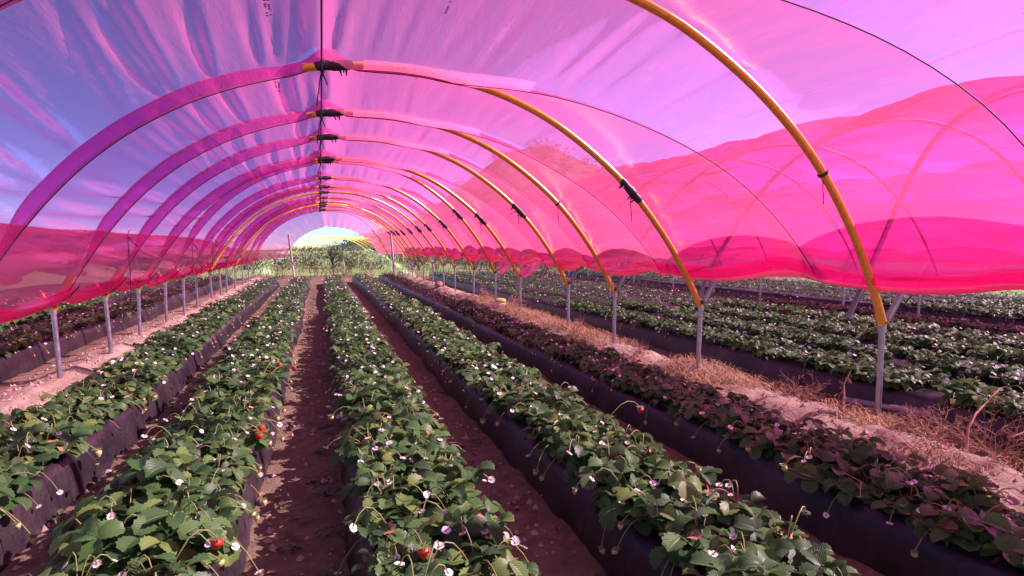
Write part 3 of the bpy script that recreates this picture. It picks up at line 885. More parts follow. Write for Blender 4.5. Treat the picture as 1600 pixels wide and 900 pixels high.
def berry_mesh(ripe, L=0.036, R=0.0165, lod=0):
    """hangs down from the origin; returns (berry mesh, calyx mesh)"""
    mb = MB(); n = 12 if not lod else 6
    zs = [0, .1, .25, .45, .65, .82, .94, 1.0]; rs = [.35, .8, 1.0, .95, .76, .5, .24, .02]
    V = []
    for z, q in zip(zs, rs):
        for a in range(n):
            t = a / n * 6.283
            wob = 1 + .04 * math.sin(3 * t + z * 9)
            V.append((math.cos(t) * q * R * wob, math.sin(t) * q * R * wob, -z * L))
    mb.add(V, grid_faces(len(zs), n, True))
    # seeds as small raised grains
    if not lod:
        for i in range(40):
            z = .12 + .8 * (i / 40); t = i * 2.4
            q = np.interp(z, zs, rs) * R * 1.01
            c = np.array([math.cos(t) * q, math.sin(t) * q, -z * L]); s = np.array([-math.sin(t), math.cos(t), 0]) * .0011
            mb.add([c + s, c + (0, 0, .0018), c - s, c - (0, 0, .0018)], [(0, 1, 2, 3)], 1)
    me = mb.mesh('berry', [M['red_berry' if ripe else 'green_berry'], M['pollen']])
    c = MB()
    for k in range(9):
        a = k / 9 * 6.283; d = np.array([math.cos(a), math.sin(a), 0]); s = np.array([-d[1], d[0], 0]); up = np.array([0, 0, 1.])
        c.add([0 * d + up * .003, d * R * .7 + s * .005 + up * .002, d * R * 1.5 + up * .008, d * R * .7 - s * .005 + up * .002], [(0, 1, 2, 3)])
    add_tube(c, [(0, 0, .002), (0, 0, .012)], .0018, 4)
    return me, c.mesh('calyx', M['calyx'])
BERRY_G = berry_mesh(False, .042, .019); BERRY_W = berry_mesh(False, .034, .015); BERRY_R = berry_mesh(True, .052, .025)
def flower_mesh(seed):
    mb = MB(); flower_mb(mb, np.zeros(3), random.Random(seed), .0165, 0, (0, 1, 2))
    return mb.mesh('flower', [M['petal'], M['pollen'], M['calyx']])
FLOWERS = [flower_mesh(i) for i in range(5)]
def stalk_mesh(seed, reach, top, drop):
    r = random.Random(seed); mb = MB()
    ts = np.linspace(0, 1, 7)
    pts = [(0.02 * math.sin(t * 3), reach * t, top * math.sin(math.pi * t * .75) - drop * t * t) for t in ts]
    add_tube(mb, pts, 0.0028, 4, cap=False)
    return mb.mesh('stalk', M['stem']), np.array(pts[-1])
STALKS_UP = [stalk_mesh(i, r, t, 0.0) for i, (r, t) in enumerate([(.12, .17), (.17, .15), (.07, .18), (.2, .19)])]
STALKS_DN = [stalk_mesh(i, r, t, d) for i, (r, t, d) in enumerate([(.22, .09, .07), (.25, .11, .13), (.27, .10, .20), (.24, .12, .03)])]
LEAF_HI = [trifoliate(random.Random(100 + i), 11, 7, .10).mesh('leaf', [M['leaf'], M['stem']]) for i in range(14)]

LEAF_DEAD = trifoliate(random.Random(77), 9, 5, .08, size=.07).mesh('dead_leaf', [M['dry_leaf'], M['dead_wood']])

def plant_arrays(seed, nv, nu, nleaf, nflower, nberry, fl_lod):
    """one plant merged: foliage, flowers"""
    r = random.Random(seed)
    A, B = MB(), MB()
    for i in range(nleaf):
        t = trifoliate(r, nv, nu, 0, petiole=(nv > 3))
        v, uv, ti, fq, mq, ft, mt = t.arrays()
        v = v * np.array([1, 1, r.uniform(.8, 1.25)]) @ rot('Z', i * 2.4 + r.uniform(-.4, .4)).T + np.array([r.uniform(-.04, .04), r.uniform(-.05, .05), 0])
        A.add(v, fq, mq, uv, r.random())
    for i in range(nflower):
        a = r.uniform(0, 6.28); d = r.uniform(.03, .26)
        flower_mb(B, np.array([math.cos(a) * d, math.sin(a) * d, r.uniform(.08, .16) if d < .2 else r.uniform(-.03, .1)]), r, r.uniform(.014, .018), fl_lod)
    for i in range(nberry):
        side = r.choice((-1, 1)); x = side * r.uniform(.2, .29); y = r.uniform(-.12, .12); z = r.uniform(-.12, .06)
        V = [(0, 0, 0), (.013, 0, -.012), (0, .013, -.012), (-.013, 0, -.012), (0, -.013, -.012), (0, 0, -.036)]
        F = [(0, 1, 2), (0, 2, 3), (0, 3, 4), (0, 4, 1), (5, 2, 1), (5, 3, 2), (5, 4, 3), (5, 1, 4)]
        B.add(np.array(V) + (x, y, z), F, 5)
        add_tube(B, [(0, 0, .08), (x * .6, y * .6, max(z, 0) + .08), (x, y, z)], .003, 3, mat=1, cap=False)
    return A, B
MID = [plant_arrays(200 + i, 4, 3, 24, 6, 3, 1) for i in range(10)]
MID_ME = [(a.mesh('foliage', PLM), b.mesh('blossom', PLM)) for a, b in MID]
FAR = [plant_arrays(300 + i, 3, 3, 18, 6, 2, 1) for i in range(10)]
VFAR = [plant_arrays(400 + i, 2, 3, 7, 3, 0, 1) for i in range(8)]
def merged(ab):
    out = []
    va, uva, ta, fqa, mqa, fta, mta = ab[0].arrays(); vb, uvb, tb, fqb, mqb, ftb, mtb = ab[1].arrays()
    n = len(va)
    return np.vstack([va, vb]), np.vstack([uva, uvb]), np.concatenate([ta, tb]), np.vstack([fqa, fqb + n]), np.concatenate([mqa, mqb]), np.vstack([fta, ftb + n]), np.concatenate([mta, mtb])
FAR_A = [merged(x) for x in FAR]; VFAR_A = [merged(x) for x in VFAR]

Fv = np.array([math.sin(YAW) * math.cos(PITCH), math.cos(YAW) * math.cos(PITCH), -math.sin(PITCH)])
Rv = np.array([math.cos(YAW), -math.sin(YAW), 0]); Uv = np.cross(Rv, Fv)
def pix(p):
    q = np.asarray(p) - (0, 0, EYE); d = q @ Fv
    return 800 + FPX * (q @ Rv) / d, 450 - FPX * (q @ Uv) / d, d
spots = []
pr = random.Random(11)
for bx in BEDS:
    y = 0.9
    wig_seed = 30 + 5 * BEDS.index(bx)
    while y < bed_end(bx) - 0.15:
        for s in (-1, 1):
            yy = y + (0.07 if s > 0 else -0.07) + pr.uniform(-.03, .03)
            xx = bx + float(vnoise(np.array(yy * .35), np.array(0.0), wig_seed)) * .09 + s * 0.145 + pr.uniform(-.02, .02)
            px, py, d = pix((xx, yy, BED_H + .1)) if (yy * Fv[1] + xx * Fv[0]) > .3 else (-999, 0, 99)
            inview = d > 0.8 and -110 < px < 1710 and py < 1010
            pr2 = pr.random()
            if inview and not (abs(bx) > 3 and pr2 < 0.04):
                spots.append((d, bx, xx, yy, pr.uniform(0, 6.28), pr.uniform(.88, 1.14) * (0.9 if bx > 2.2 else 1)))
        y += 0.27
spots.sort()
IND, LEAFY = spots[:300], 125
PLANT_LABEL = {
    -1.84: 'small looking strawberry plant further along the black bed next to the pale sandy strip',
    -0.73: 'small looking strawberry plant further along the bed with red berries',
    0.465: 'small looking strawberry plant further along the middle bed under the ridge wire',
    1.65: 'small looking strawberry plant further along the sunlit bed before the dark one',
    2.88: 'small looking strawberry plant in shade further along the dark bed beside the straw'}
pr = random.Random(23)
RIPE = [(340, 853), (648, 862), (408, 672), (435, 572), (1000, 643)]      # ripe berries the photograph shows: pixel places
def floor_hit(x, y, z):
    d = Fv + Rv * (x - 800) / FPX + Uv * (450 - y) / FPX
    t = (z - EYE) / d[2]
    return d * t
ripe_at = {}
for (x, y) in RIPE:
    p = floor_hit(x, y, BED_H + .13)
    i = min(range(LEAFY), key=lambda i: (spots[i][2] - p[0]) ** 2 + (spots[i][3] - p[1]) ** 2)
    ripe_at.setdefault(i, (p[0], p[1], x))

RIPE_LABEL = {340: 'strawberry plant with a ripe red berry dangling over the black film at the sandy aisle',
              648: 'strawberry plant on the middle bed with a half red berry among its leaves',
              408: 'strawberry plant with a cluster of red and white berries over the aisle edge',
              435: 'strawberry plant with small red berries at the bed edge further up the aisle',
              1000: 'shaded strawberry plant with one orange red berry hanging on dark film'}
ROW_SIDE = {-1.84: ('sandy strip side', 'furrow side'), -0.73: ('furrow side', 'aisle side'), 0.465: ('sunlit aisle side', 'reddish aisle side'), 1.65: ('reddish aisle side', 'dark bed side'), 2.88: ('sunlit bed side', 'dry straw side')}
BED_SHORT = {-1.84: 'bed by the sandy strip', -0.73: 'bed with red berries', 0.465: 'middle bed', 1.65: 'sunlit bed before shade', 2.88: 'dark shaded bed'}
row_count = {}
def row_label(bx, x):
    side = 0 if x < bx + .05 else 1
    n = row_count.get((bx, side), 0); row_count[(bx, side)] = n + 1
    if bx not in ROW_SIDE or n > 17: return None
    return '%s strawberry plant from camera end, %s row of %s' % (ordinal(n), ROW_SIDE[bx][side], BED_SHORT[bx])
def place_leafy(i, d, bx, x, y, rz, s):
    o = empty('strawberry_plant', (x, y, BED_H + .005), 0)
    tag(o, row_label(bx, x) or PLANT_LABEL.get(bx) or 'leafy strawberry plant on the %s bed beyond the strip' % bed_label(bx)[0].split()[0], 'plant', 'strawberry plants in the beds')
    n = pr.randint(20, 25)
    for j in range(n):
        a = rz + j * 2.4 + pr.uniform(-.4, .4)
        sc = s * pr.uniform(.72, 1.12)
        link('leaf', LEAF_HI[pr.randrange(len(LEAF_HI))], o, (pr.uniform(-.04, .04), pr.uniform(-.05, .05), 0), (pr.uniform(-.15, .15), pr.uniform(-.15, .15), a), (sc, sc, sc * pr.uniform(.8, 1.25)))
    out_side = -1 if x > bx else 1
    edge = math.pi / 2 if x < bx else -math.pi / 2            # +Y turned to the bed's edge
    for j in range(pr.randint(2, 4)):
        me, tip = STALKS_UP[pr.randrange(4)]
        st = link('stalk', me, o, (0, 0, 0), (0, 0, pr.uniform(0, 6.28)), (s,) * 3)
        link('flower', FLOWERS[pr.randrange(5)], st, tip, (0, 0, pr.uniform(0, 6)), (pr.uniform(.8, 1.15),) * 3)
    for j in range(pr.choice((0, 1, 1, 2, 2))):
        me, tip = STALKS_DN[pr.randrange(4)]
        st = link('stalk', me, o, (0, 0, 0), (0, 0, edge + pr.uniform(-.55, .55)), (s * pr.uniform(.85, 1.1),) * 3)
        if pr.random() < .45: link('flower', FLOWERS[pr.randrange(5)], st, tip, (pr.uniform(-.5, .5), pr.uniform(-.5, .5), 0))
        else:
            b, c = (BERRY_G, BERRY_W)[pr.randrange(2)]
            k = link('berry', b, st, tip, (pr.uniform(-.5, .5), pr.uniform(-.5, .5), 0)); link('calyx', c, st, tip)
    if pr.random() < .35:
        link('dead_leaf', LEAF_DEAD, o, (0, 0, -.01), (pr.uniform(-.3, .1), 0, edge + pr.uniform(-.8, .8)), (s,) * 3)
    if i in ripe_at:
        px, py, tx = ripe_at[i]
        o['label'] = RIPE_LABEL[tx]
        dx, dy = px - x, py - y
        reach = max(.12, math.hypot(dx, dy))
        me, tip = stalk_mesh(i, reach, .23, .005)
        st = link('stalk', me, o, (0, 0, 0), (0, 0, math.atan2(-dx, dy)))
        b, c = BERRY_R
        link('berry', b, st, tip, (pr.uniform(-.3, .3), pr.uniform(-.3, .3), 0)); link('calyx', c, st, tip)
        if tx in (408, 435):
            for q in range(3 if tx == 408 else 1):
                me2, tip2 = stalk_mesh(i + 5 + q, reach + .02 * q, .2 - .04 * q, .02)
                st = link('stalk', me2, o, (0, 0, 0), (0, 0, math.atan2(-dx, dy) + (-.2, .3, .6)[q]))
                b, c = BERRY_R
                link('berry', b, st, tip2, (pr.uniform(-.5, .5), pr.uniform(-.5, .5), 0)); link('calyx', c, st, tip2)
        if tx in (340, 408):
            me, tip = stalk_mesh(i + 1, reach + .05, .13, .07)
            st = link('stalk', me, o, (0, 0, 0), (0, 0, math.atan2(-dx, dy) + .3))
            b, c = BERRY_G
            link('berry', b, st, tip, (.3, .2, 0)); link('calyx', c, st, tip)
def place_mid(i, d, bx, x, y, rz, s):
    o = empty('strawberry_plant', (x, y, BED_H + .005), rz)
    lab = PLANT_LABEL.get(bx)
    if not lab: lab = 'leafy strawberry plant on the %s bed beyond the %s strip' % (bed_label(bx)[0].split()[0], 'dry straw' if bx > 0 else 'pale sandy')
    tag(o, lab, 'plant', 'strawberry plants in the beds')
    a, b = MID_ME[pr.randrange(len(MID_ME))]
    tag(link('foliage', a, o, scale=(s,) * 3), kind='stuff'); tag(link('blossom', b, o, scale=(s,) * 3), kind='stuff')
for i, sp in enumerate(IND):
    if i < LEAFY: place_leafy(i, *sp)
    else: place_mid(i, *sp)
rest = {}
for sp in spots[300:]: rest.setdefault(sp[1], []).append(sp)
for bx, lst in rest.items():
    acc = [[] for _ in range(7)]; nv = 0
    for d, _, x, y, rz, s in lst:
        src = FAR_A if d < 13 else VFAR_A
        v, uv, t, fq, mq, ft, mt = src[pr.randrange(len(src))]
        c, sn = math.cos(rz), math.sin(rz)
        if d >= 13: s *= 1.15
        w = np.stack([(v[:, 0] * c - v[:, 1] * sn) * s + x, (v[:, 0] * sn + v[:, 1] * c) * s + y, v[:, 2] * s + BED_H + .005], 1)
        for a, b in zip(acc, (w, uv, (t + pr.random()) % 1, fq + nv, mq, ft + nv, mt)): a.append(b)
        nv += len(v)
    arrs = [np.concatenate(a) for a in acc]
    o = link('strawberry_foliage', mesh_from('strawberry_foliage', arrs, PLM))
    tag(o, 'mass of strawberry plants further along the ' + bed_label(bx)[0].replace('black plastic covered ', '').replace('plastic covered ', ''), 'plants', kind='stuff')

# ------------------------------------------------------------------ litter, straw, weeds, clods
def scatter_clods():
    r = np.random.default_rng(5); mb = MB()
    base = np.array([(1, 0, 0), (-1, 0, 0), (0, 1, 0), (0, -1, 0), (0, 0, 1), (0, 0, -1)], float)
    F = [(0, 2, 4), (2, 1, 4), (1, 3, 4), (3, 0, 4), (2, 0, 5), (1, 2, 5), (3, 1, 5), (0, 3, 5)]
    for zone, n in (((-3.45, -2.25), 1500), ((3.35, 4.95), 1500), ((-.35, .1), 260), ((.85, 1.28), 420), ((-1.5, -1.1), 300), ((2.0, 2.45), 150)):
        xs = r.uniform(*zone, n); ys = 1.5 + 14 * r.random(n) ** 1.6
        zs = ground_h(xs, ys)
        for x, y, z in zip(xs, ys, zs):
            s = 0.008 + 0.022 * r.random() ** 3
            mb.add(base * s * r.uniform(.6, 1.3, (6, 3)) @ rot('Z', r.random() * 6).T + (x, y, z + s * .2), F)
    tag(mb.build('soil_clods', M['stone'], smooth=False), 'crumbled clods and small stones lying on the bare soil', 'clods', kind='stuff')
scatter_clods()
def blades(mb, r, c, n, l, spread, mat_=0, w=0.004, lie=0.6):
    for _ in range(n):
        a = r.uniform(0, 6.28); d = np.array([math.cos(a), math.sin(a), 0]); s = np.array([-d[1], d[0], 0]) * w
        L = l * r.uniform(.4, 1.1); k = r.uniform(0.1, lie)
        p = np.array(c) + np.array([r.gauss(0, spread), r.gauss(0, spread), 0])
        q1 = p + d * L * k * .5 + (0, 0, L * .55); q2 = p + d * L * k * 1.3 + np.array([0, 0, L * (1.0 - k * .6)])
        mb.add([p - s, p + s, q1 + s * .8, q1 - s * .8, q2], [(0, 1, 2, 3)], mat_); mb.f.append((np.array([[3, 2, 4]]) + mb.n - 5, np.array([mat_])))
def straw():
    r = random.Random(3); mb = MB()
    for _ in range(900):
        y = 2.4 + 13 * r.random() ** 1.5; x = 4.25 + r.gauss(0, .30) + (0.35 if y < 5 else 0)
        if float(vnoise(np.array(x * 1.6), np.array(y * 1.1), 21)) < -.03: continue
        blades(mb, r, (x, y, float(ground_h(np.array(x), np.array(y)))), 16, .16, .07, 0, .0032, 2.6)
    tag(mb.build('dry_grass', M['straw'], smooth=False), 'matted dry straw and dead grass on the strip under the post row', 'dry grass', kind='stuff')
    mb = MB()
    for _ in range(110):
        y = 5 + 18 * r.random() ** 1.3; x = -2.85 + r.gauss(0, .25)
        blades(mb, r, (x, y, float(ground_h(np.array(x), np.array(y)))), 7, .08, .06, 0, .003, 2.0)
    tag(mb.build('dry_grass', M['straw'], smooth=False), 'thin dry grass on the pale sandy strip', 'dry grass', kind='stuff')
straw()
def weeds():
    r = random.Random(9); mb = MB()
    for zone, n, y0, y1 in (((-.28, .1), 26, 1.9, 8), ((-1.5, -1.12), 60, 1.8, 9), ((.85, 1.2), 5, 2, 5)):
        for _ in range(n):
            x = r.uniform(*zone); y = y0 + (y1 - y0) * r.random() ** 1.4
            z = float(ground_h(np.array(x), np.array(y)))
            for j in range(r.randint(5, 12)):
                a = r.uniform(0, 6.28); L = r.uniform(.02, .055)
                V, UV, F = leaflet(3, 3, 0, L, L * .35, .2, .2, .2)
                mb.add(V @ rot('X', r.uniform(0.0, .7)).T @ rot('Z', a).T + (x + r.gauss(0, .03), y + r.gauss(0, .03), z + r.uniform(.0, .03)), F, 0)
    tag(mb.build('weeds', M['weed']), 'small green weeds sprouting on the aisle soil', 'weeds', kind='stuff')
weeds()
def leaf_litter():
    r = random.Random(31); mb = MB()
    for zone, n in (((-.4, .12), 70), ((-1.5, -1.05), 60), ((.8, 1.3), 70), ((2.0, 2.5), 20), ((3.5, 4.9), 60)):
        for _ in range(n):
            x = r.uniform(*zone); y = 1.7 + 9 * r.random() ** 1.5; L = r.uniform(.02, .05)
            V, UV, F = leaflet(3, 3, 0, L, L * .4, .5, -.3, .5)
            mb.add(V @ rot('X', r.uniform(-.3, .3)).T @ rot('Z', r.uniform(0, 6.28)).T + (x, y, float(ground_h(np.array(x), np.array(y))) + .012), F, 0)
    tag(mb.build('leaf_litter', M['dry_leaf'], smooth=False), 'dead brown leaves dropped on the aisle soil', 'dead leaves', kind='stuff')
leaf_litter()
def grass_tuft(x, y, n, l, label):
    r = random.Random(int(x * 100)); mb = MB()
    blades(mb, r, (0, 0, 0), n, l, .03, 0, .004, .9)
    tag(mb.build('grass_tuft', M['weed'], loc=(x, y, float(ground_h(np.array(x), np.array(y)))), smooth=False), label, 'grass')
grass_tuft(-1.40, 2.75, 26, .17, 'green grass tuft growing against the black film beside the sandy aisle')
grass_tuft(-1.36, 3.7, 30, .10, 'short pale grass tuft at the foot of the black bed, further along the aisle')

def dry_bush(x, y, h, w, seed, label, n=90):
    r = random.Random(seed)
    z = float(ground_h(np.array(x), np.array(y)))
    o = empty('dry_bush', (x, y, z)); tag(o, label, 'bush', 'dead bushes along the post row')
    tw, lf = MB(), MB()
    def grow(p, d, L, rad_, depth):
        pts = [p]
        for i in range(3):
            d = d + np.array([r.gauss(0, .25), r.gauss(0, .25), r.gauss(0, .18)]); d /= np.linalg.norm(d)
            p = p + d * L / 3; pts.append(p)
        add_tube(tw, pts, [rad_, rad_ * .85, rad_ * .7, rad_ * .5], 4, cap=False)
        if depth:
            for _ in range(3 if depth > 1 else 4):
                q = pts[r.randint(1, 3)]
                dd = d + np.array([r.gauss(0, .7), r.gauss(0, .7), r.gauss(0, .5)]); grow(q, dd / np.linalg.norm(dd), L * .6, rad_ * .6, depth - 1)
        else:
            for _ in range(3):
                q = p + np.array([r.gauss(0, .012), r.gauss(0, .012), r.gauss(0, .012)])
                V, UV, F = leaflet(2, 3, 0, .018, .007, 0, .3, .4)
                lf.add(V @ rot('X', r.uniform(-1.5, 1.5)).T @ rot('Z', r.uniform(0, 6)).T + q, F)
    for i in range(n // 10):
        a = r.uniform(0, 6.28); s = r.uniform(.2, 1.1) * w / h
        d = np.array([math.cos(a) * s, math.sin(a) * s, .8]); d /= np.linalg.norm(d)
        grow(np.array([r.gauss(0, .04), r.gauss(0, .04), 0]), d, h * .62, .005, 2)
    tw.build('twigs', M['dead_wood'], o); lf.build('dead_leaves', M['dry_leaf'], o)
dry_bush(4.5, 3.05, .32, .5, 1, 'broad tangle of dead brown bush in front of the big hoop foot', 200)
dry_bush(4.75, 2.75, .42, .6, 2, 'dead bush with curled seed heads at the picture edge beside the black film', 200)
dry_bush(4.55, 4.3, .30, .3, 3, 'dry brown bush just past the first steel post')
dry_bush(4.12, 6.6, .22, .25, 4, 'low dead bush between the second and third steel posts')
dry_bush(4.0, 8.5, .34, .32, 5, 'rounded rust brown bush beside the third steel post')
dry_bush(4.35, 12.6, .5, .3, 6, 'upright rusty bush behind the white and lime sack')
dry_bush(4.4, 14.9, .5, .35, 7, 'tall rusty bush in front of the blue grey bed side')
dry_bush(4.2, 24.0, .7, .9, 8, 'wide reddish bush far down the post row')
def dead_stalk(pts, twigs, label, seed):
    r = random.Random(seed); pts = np.array(pts, float)
    mb = MB(); n = len(pts)
    base = pts[0].copy()
    add_tube(mb, pts - base, np.linspace(.011, .004, n), 6)
    o = mb.build('dead_stalk', M['dead_wood'], loc=base); tag(o, label, 'stalk', 'dead stalks by the straw')
    q = MB()
    for t in np.linspace(.3, 1, twigs):
        p = np.array([np.interp(t * (n - 1), range(n), (pts - base)[:, i]) for i in range(3)])
        d = np.array([r.gauss(0, .5), r.gauss(0, .5), r.uniform(-1, .6)]); d /= np.linalg.norm(d)
        L = r.uniform(.03, .09)
        e = p + d * L
        add_tube(q, [p, p + d * L * .6, e], [.003, .003, .002], 4)
        for _ in range(3):
            V, UV, F = leaflet(2, 3, 0, .022, .009, 0, .3, .6)
            q.add(V @ rot('X', r.uniform(-1.5, 1.5)).T @ rot('Z', r.uniform(0, 6)).T + e, F)
    q.build('seed_heads', M['dry_leaf'], o)
dead_stalk([(4.42, 2.72, .12), (4.46, 2.74, .28), (4.60, 2.78, .36), (4.80, 2.82, .43), (5.0, 2.86, .50)], 26, 'long bare dead stalk arching out of the straw over the black film', 4)
dead_stalk([(4.72, 2.5, .10), (4.70, 2.5, .26), (4.66, 2.5, .30), (4.56, 2.52, .27)], 14, 'short bent dead stalk with twigs in front of the dead bush', 6)
dead_stalk([(4.62, 3.9, .12), (4.66, 3.95, .30), (4.74, 3.95, .42)], 12, 'thin dry stalk sticking up behind the first steel post', 8)
# grey irrigation pipe lying in the straw
mb = MB(); add_tube(mb, [(0, 0, 0), (.25, -.5, .0), (.42, -1.0, -.02), (.5, -1.5, -.03)], .035, 8)
tag(mb.build('irrigation_pipe', M['grey_tube'], loc=(4.72, 4.0, .13)), 'grey pipe lying half buried in the dry straw', 'pipe')
# white and lime sack
def sack():
    x, y = 4.15, 13.2
    z = float(ground_h(np.array(x), np.array(y)))
    o = empty('plastic_sack', (x, y, z)); tag(o, 'crumpled white plastic sack with a lime green top beside the post row', 'sack')
    def blob(rx, ry, rz_, seed):
        n, m_ = 9, 14; V = []
        for i in range(n):
            t = i / (n - 1) * math.pi
            for j in range(m_):
                p = j / m_ * 6.283
                k = 1 + .35 * float(vnoise(np.array(math.cos(p) * 1.7 + i * .4), np.array(math.sin(p) * 1.7), seed))
                V.append((math.sin(t) * math.cos(p) * rx * k, math.sin(t) * math.sin(p) * ry * k, math.cos(t) * rz_ * k))
        q = MB(); q.add(V, grid_faces(n, m_, True)); return q
    blob(.17, .14, .12, 3).build('sack_body', M['white_sack'], o, loc=(0, 0, .08))
    blob(.15, .13, .07, 6).build('sack_top', M['lime_sack'], o, loc=(.04, 0, .17))
sack()
def rock(x, y, s, m, label, seed):
    n, m_ = 6, 9; V = []
    for i in range(n):
        t = i / (n - 1) * math.pi
        for j in range(m_):
            p = j / m_ * 6.283; k = 1 + .5 * float(vnoise(np.array(math.cos(p) * 1.5 + i), np.array(math.sin(p) * 1.5), seed))
            V.append((math.sin(t) * math.cos(p) * s * k, math.sin(t) * math.sin(p) * s * k, math.cos(t) * s * .6 * k))
    q = MB(); q.add(V, grid_faces(n, m_, True))
    tag(q.build('stone', M[m], loc=(x, y, float(ground_h(np.array(x), np.array(y))) + s * .3)), label, 'stone')
rock(-2.42, 8.1, .045, 'white_sack', 'small white stone on the pale sandy strip', 1)
rock(4.1, 20.3, .2, 'stone', 'pale rounded stone in the straw far down the post row', 2)

# ------------------------------------------------------------------ beyond the tunnel: hill, scrub, poles, bare hoops
def hill_h(x, y):
    az = np.degrees(np.arctan2(x, y))
    d = np.hypot(x, y)
    # skyline elevation (radians) against bearing from the camera end of the tunnel
    el = np.interp(az, [-60, -25, -12, -4, 2, 6, 10, 14, 18, 22, 28, 40, 70], [.0, -.01, -.03, -.03, -.005, .015, .045, .10, .15, .16, .12, .07, .03])
    crest = 105.0
    h = (EYE + el * crest) * smooth(d, 36, crest) ** 0.9
    h = h - smooth(d, crest, 220) * 0.6 * h
    h = h + (vnoise(x * .12, y * .12, 8) * .8 + vnoise(x * .4, y * .4, 9) * .3) * smooth(d, 38, 70)
    return h + 0.55 * smooth(d, 27, 40)
az = np.radians(np.linspace(-14, 88, 130)); dd = np.concatenate([np.linspace(33, 105, 46), np.linspace(108, 230, 16)])
A, D = np.meshgrid(az, dd); HX, HY_ = D * np.sin(A), D * np.cos(A)
HZ = hill_h(HX, HY_) - 0.25 * (1 - smooth(D, 33, 36)) + 0.03
mb = MB(); mb.add(np.stack([HX, HY_, HZ], -1).reshape(-1, 3), grid_faces(len(dd), len(az)))
tag(mb.build('hill', M['hill']), kind='structure')

def scrub():
    r = random.Random(17); lf, tw = MB(), MB()
    R = np.random.default_rng(17)
    def clump(x, y, h, w, n, ls):
        z = max(float(hill_h(np.array(x), np.array(y))), 0.0)
        c = R.normal(0, 1, (n, 3)); c /= np.linalg.norm(c, axis=1)[:, None]; c *= R.random((n, 1)) ** .4
        c = c * np.array([w, w, h * .5]) + (x, y, z + h * .5)
        for p in c:
            a, b = R.uniform(0, 6.28), R.uniform(-1, 1)
            u = np.array([math.cos(a), math.sin(a), b]) * ls * R.uniform(.5, 1.2); v = np.array([-math.sin(a), math.cos(a), R.uniform(-1, 1)]) * ls * .5
            lf.add([p - u, p + v, p + u, p - v], [(0, 1, 2, 3)])
        for _ in range(5):
            a = R.uniform(0, 6.28)
            add_tube(tw, [(x, y, z - .1), (x + math.cos(a) * w * .4, y + math.sin(a) * w * .4, z + h * .6), (x + math.cos(a) * w * .8, y + math.sin(a) * w * .8, z + h * R.uniform(.8, 1.25))], [.03, .02, .008], 3, cap=False)
    for _ in range(170):                          # fringe behind the tunnel
        b = rad(r.uniform(-16, 32)); d = r.uniform(32, 46)
        clump(d * math.sin(b), d * math.cos(b), r.uniform(.4, .85) + max(0, math.degrees(b) - 3) * .04, r.uniform(.5, 1.0), 55, .075)
    for _ in range(330):
        b = rad(r.uniform(-20, 45)); d = r.uniform(46, 92)
        s = d / 45
        clump(d * math.sin(b), d * math.cos(b), r.uniform(.5, 1.1) * s ** .5, r.uniform(.8, 1.6) * s ** .6, 36, .10 * s)
    tag(lf.build('scrub', M['scrub_leaf'], smooth=False), 'grey green scrub covering the rise behind the tunnel', 'scrub', kind='stuff')
    tag(tw.build('scrub_twigs', M['scrub_twig'], smooth=False), 'bare twigs standing up out of the scrub', 'twigs', kind='stuff')
    g = MB()
    for _ in range(420):
        b = rad(r.uniform(-14, 30)); d = r.uniform(29, 38); x, y = d * math.sin(b), d * math.cos(b)
        blades(g, r, (x, y, float(ground_h(np.array(x), np.array(y))) - .02), 8, .55, .2, 0, .012, .9)
    tag(g.build('dry_grass', M['fringe'], smooth=False), 'tall dry grass fringe between the bed ends and the scrub', 'dry grass', kind='stuff')
scrub()
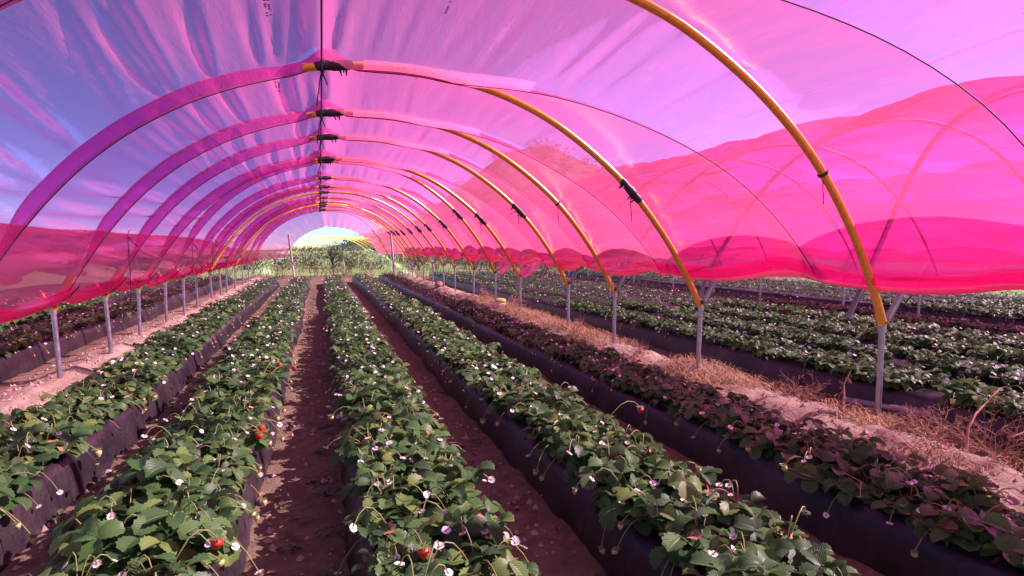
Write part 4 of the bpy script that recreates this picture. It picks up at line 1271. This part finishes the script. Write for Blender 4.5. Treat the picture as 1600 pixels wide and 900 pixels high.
def bare_tree(x, y, h, seed, label):
    r = random.Random(seed); z = float(hill_h(np.array(x), np.array(y)))
    o = empty('bare_tree', (x, y, z)); tag(o, label, 'tree')
    tr, br = MB(), MB()
    add_tube(tr, [(0, 0, -.1), (.05, 0, h * .25), (-.05, 0, h * .45)], [.16, .12, .09], 7)
    def grow(p, d, L, w, k):
        pts = [p]
        for i in range(3):
            d = d + np.array([r.gauss(0, .25), r.gauss(0, .25), r.gauss(.05, .15)]); d /= np.linalg.norm(d); p = p + d * L / 3; pts.append(p)
        add_tube(br, pts, [w, w * .8, w * .65, w * .5], 4, cap=False)
        if k:
            for _ in range(4): 
                dd = d + np.array([r.gauss(0, .7), r.gauss(0, .7), r.gauss(.1, .4)]); grow(pts[r.randint(1, 3)], dd / np.linalg.norm(dd), L * .62, w * .6, k - 1)
    for i in range(5):
        a = i * 1.3; d = np.array([math.cos(a) * .6, math.sin(a) * .6, 1.0]); grow(np.array([0, 0, h * (.2 + .06 * i)]), d / np.linalg.norm(d), h * .38, .06, 3)
    tr.build('trunk', M['bark'], o); br.build('crown', M['bark'], o)
bare_tree(.7, 33.5, 1.25, 3, 'dark leafless tree standing behind the far end of the middle bed')
def pole(x, y, h, lean, label):
    mb = MB(); add_tube(mb, [(lean * .0, 0, -.2), (lean, 0, h)], .045, 8)
    q = mb.build('wooden_pole', M['pole_wood'], loc=(x, y, float(ground_h(np.array(x), np.array(y))))); tag(q, label, 'pole')
pole(-1.05, 26.6, 2.1, -.22, 'pale pole leaning at the far end above the bed near the sandy strip')
pole(3.35, 26.9, 2.55, -.2, 'pale pole leaning at the far end above the sunlit bed')
def bare_hoops():
    prof = resample(P_STD, 40)
    for i in range(7):
        y = 52 + i * 3.2
        mb = MB()
        p = np.stack([(prof[:, 0] - .7) * 1.5, np.zeros(40) + (prof[:, 0] - .7) * .9, (prof[:, 1] - 3.3) * 1.7], 1)
        cx = .9 + .62 * i
        base = np.array([cx, y, 2.45 + .05 * i])
        add_tube(mb, p, .045, 6)
        q = mb.build('bare_hoop', M['yellow_paint'], loc=base)
        tag(q, 'bare yellow hoop of an uncovered tunnel on the rise beyond the scrub', 'hoop', 'bare hoops beyond the scrub')
bare_hoops()
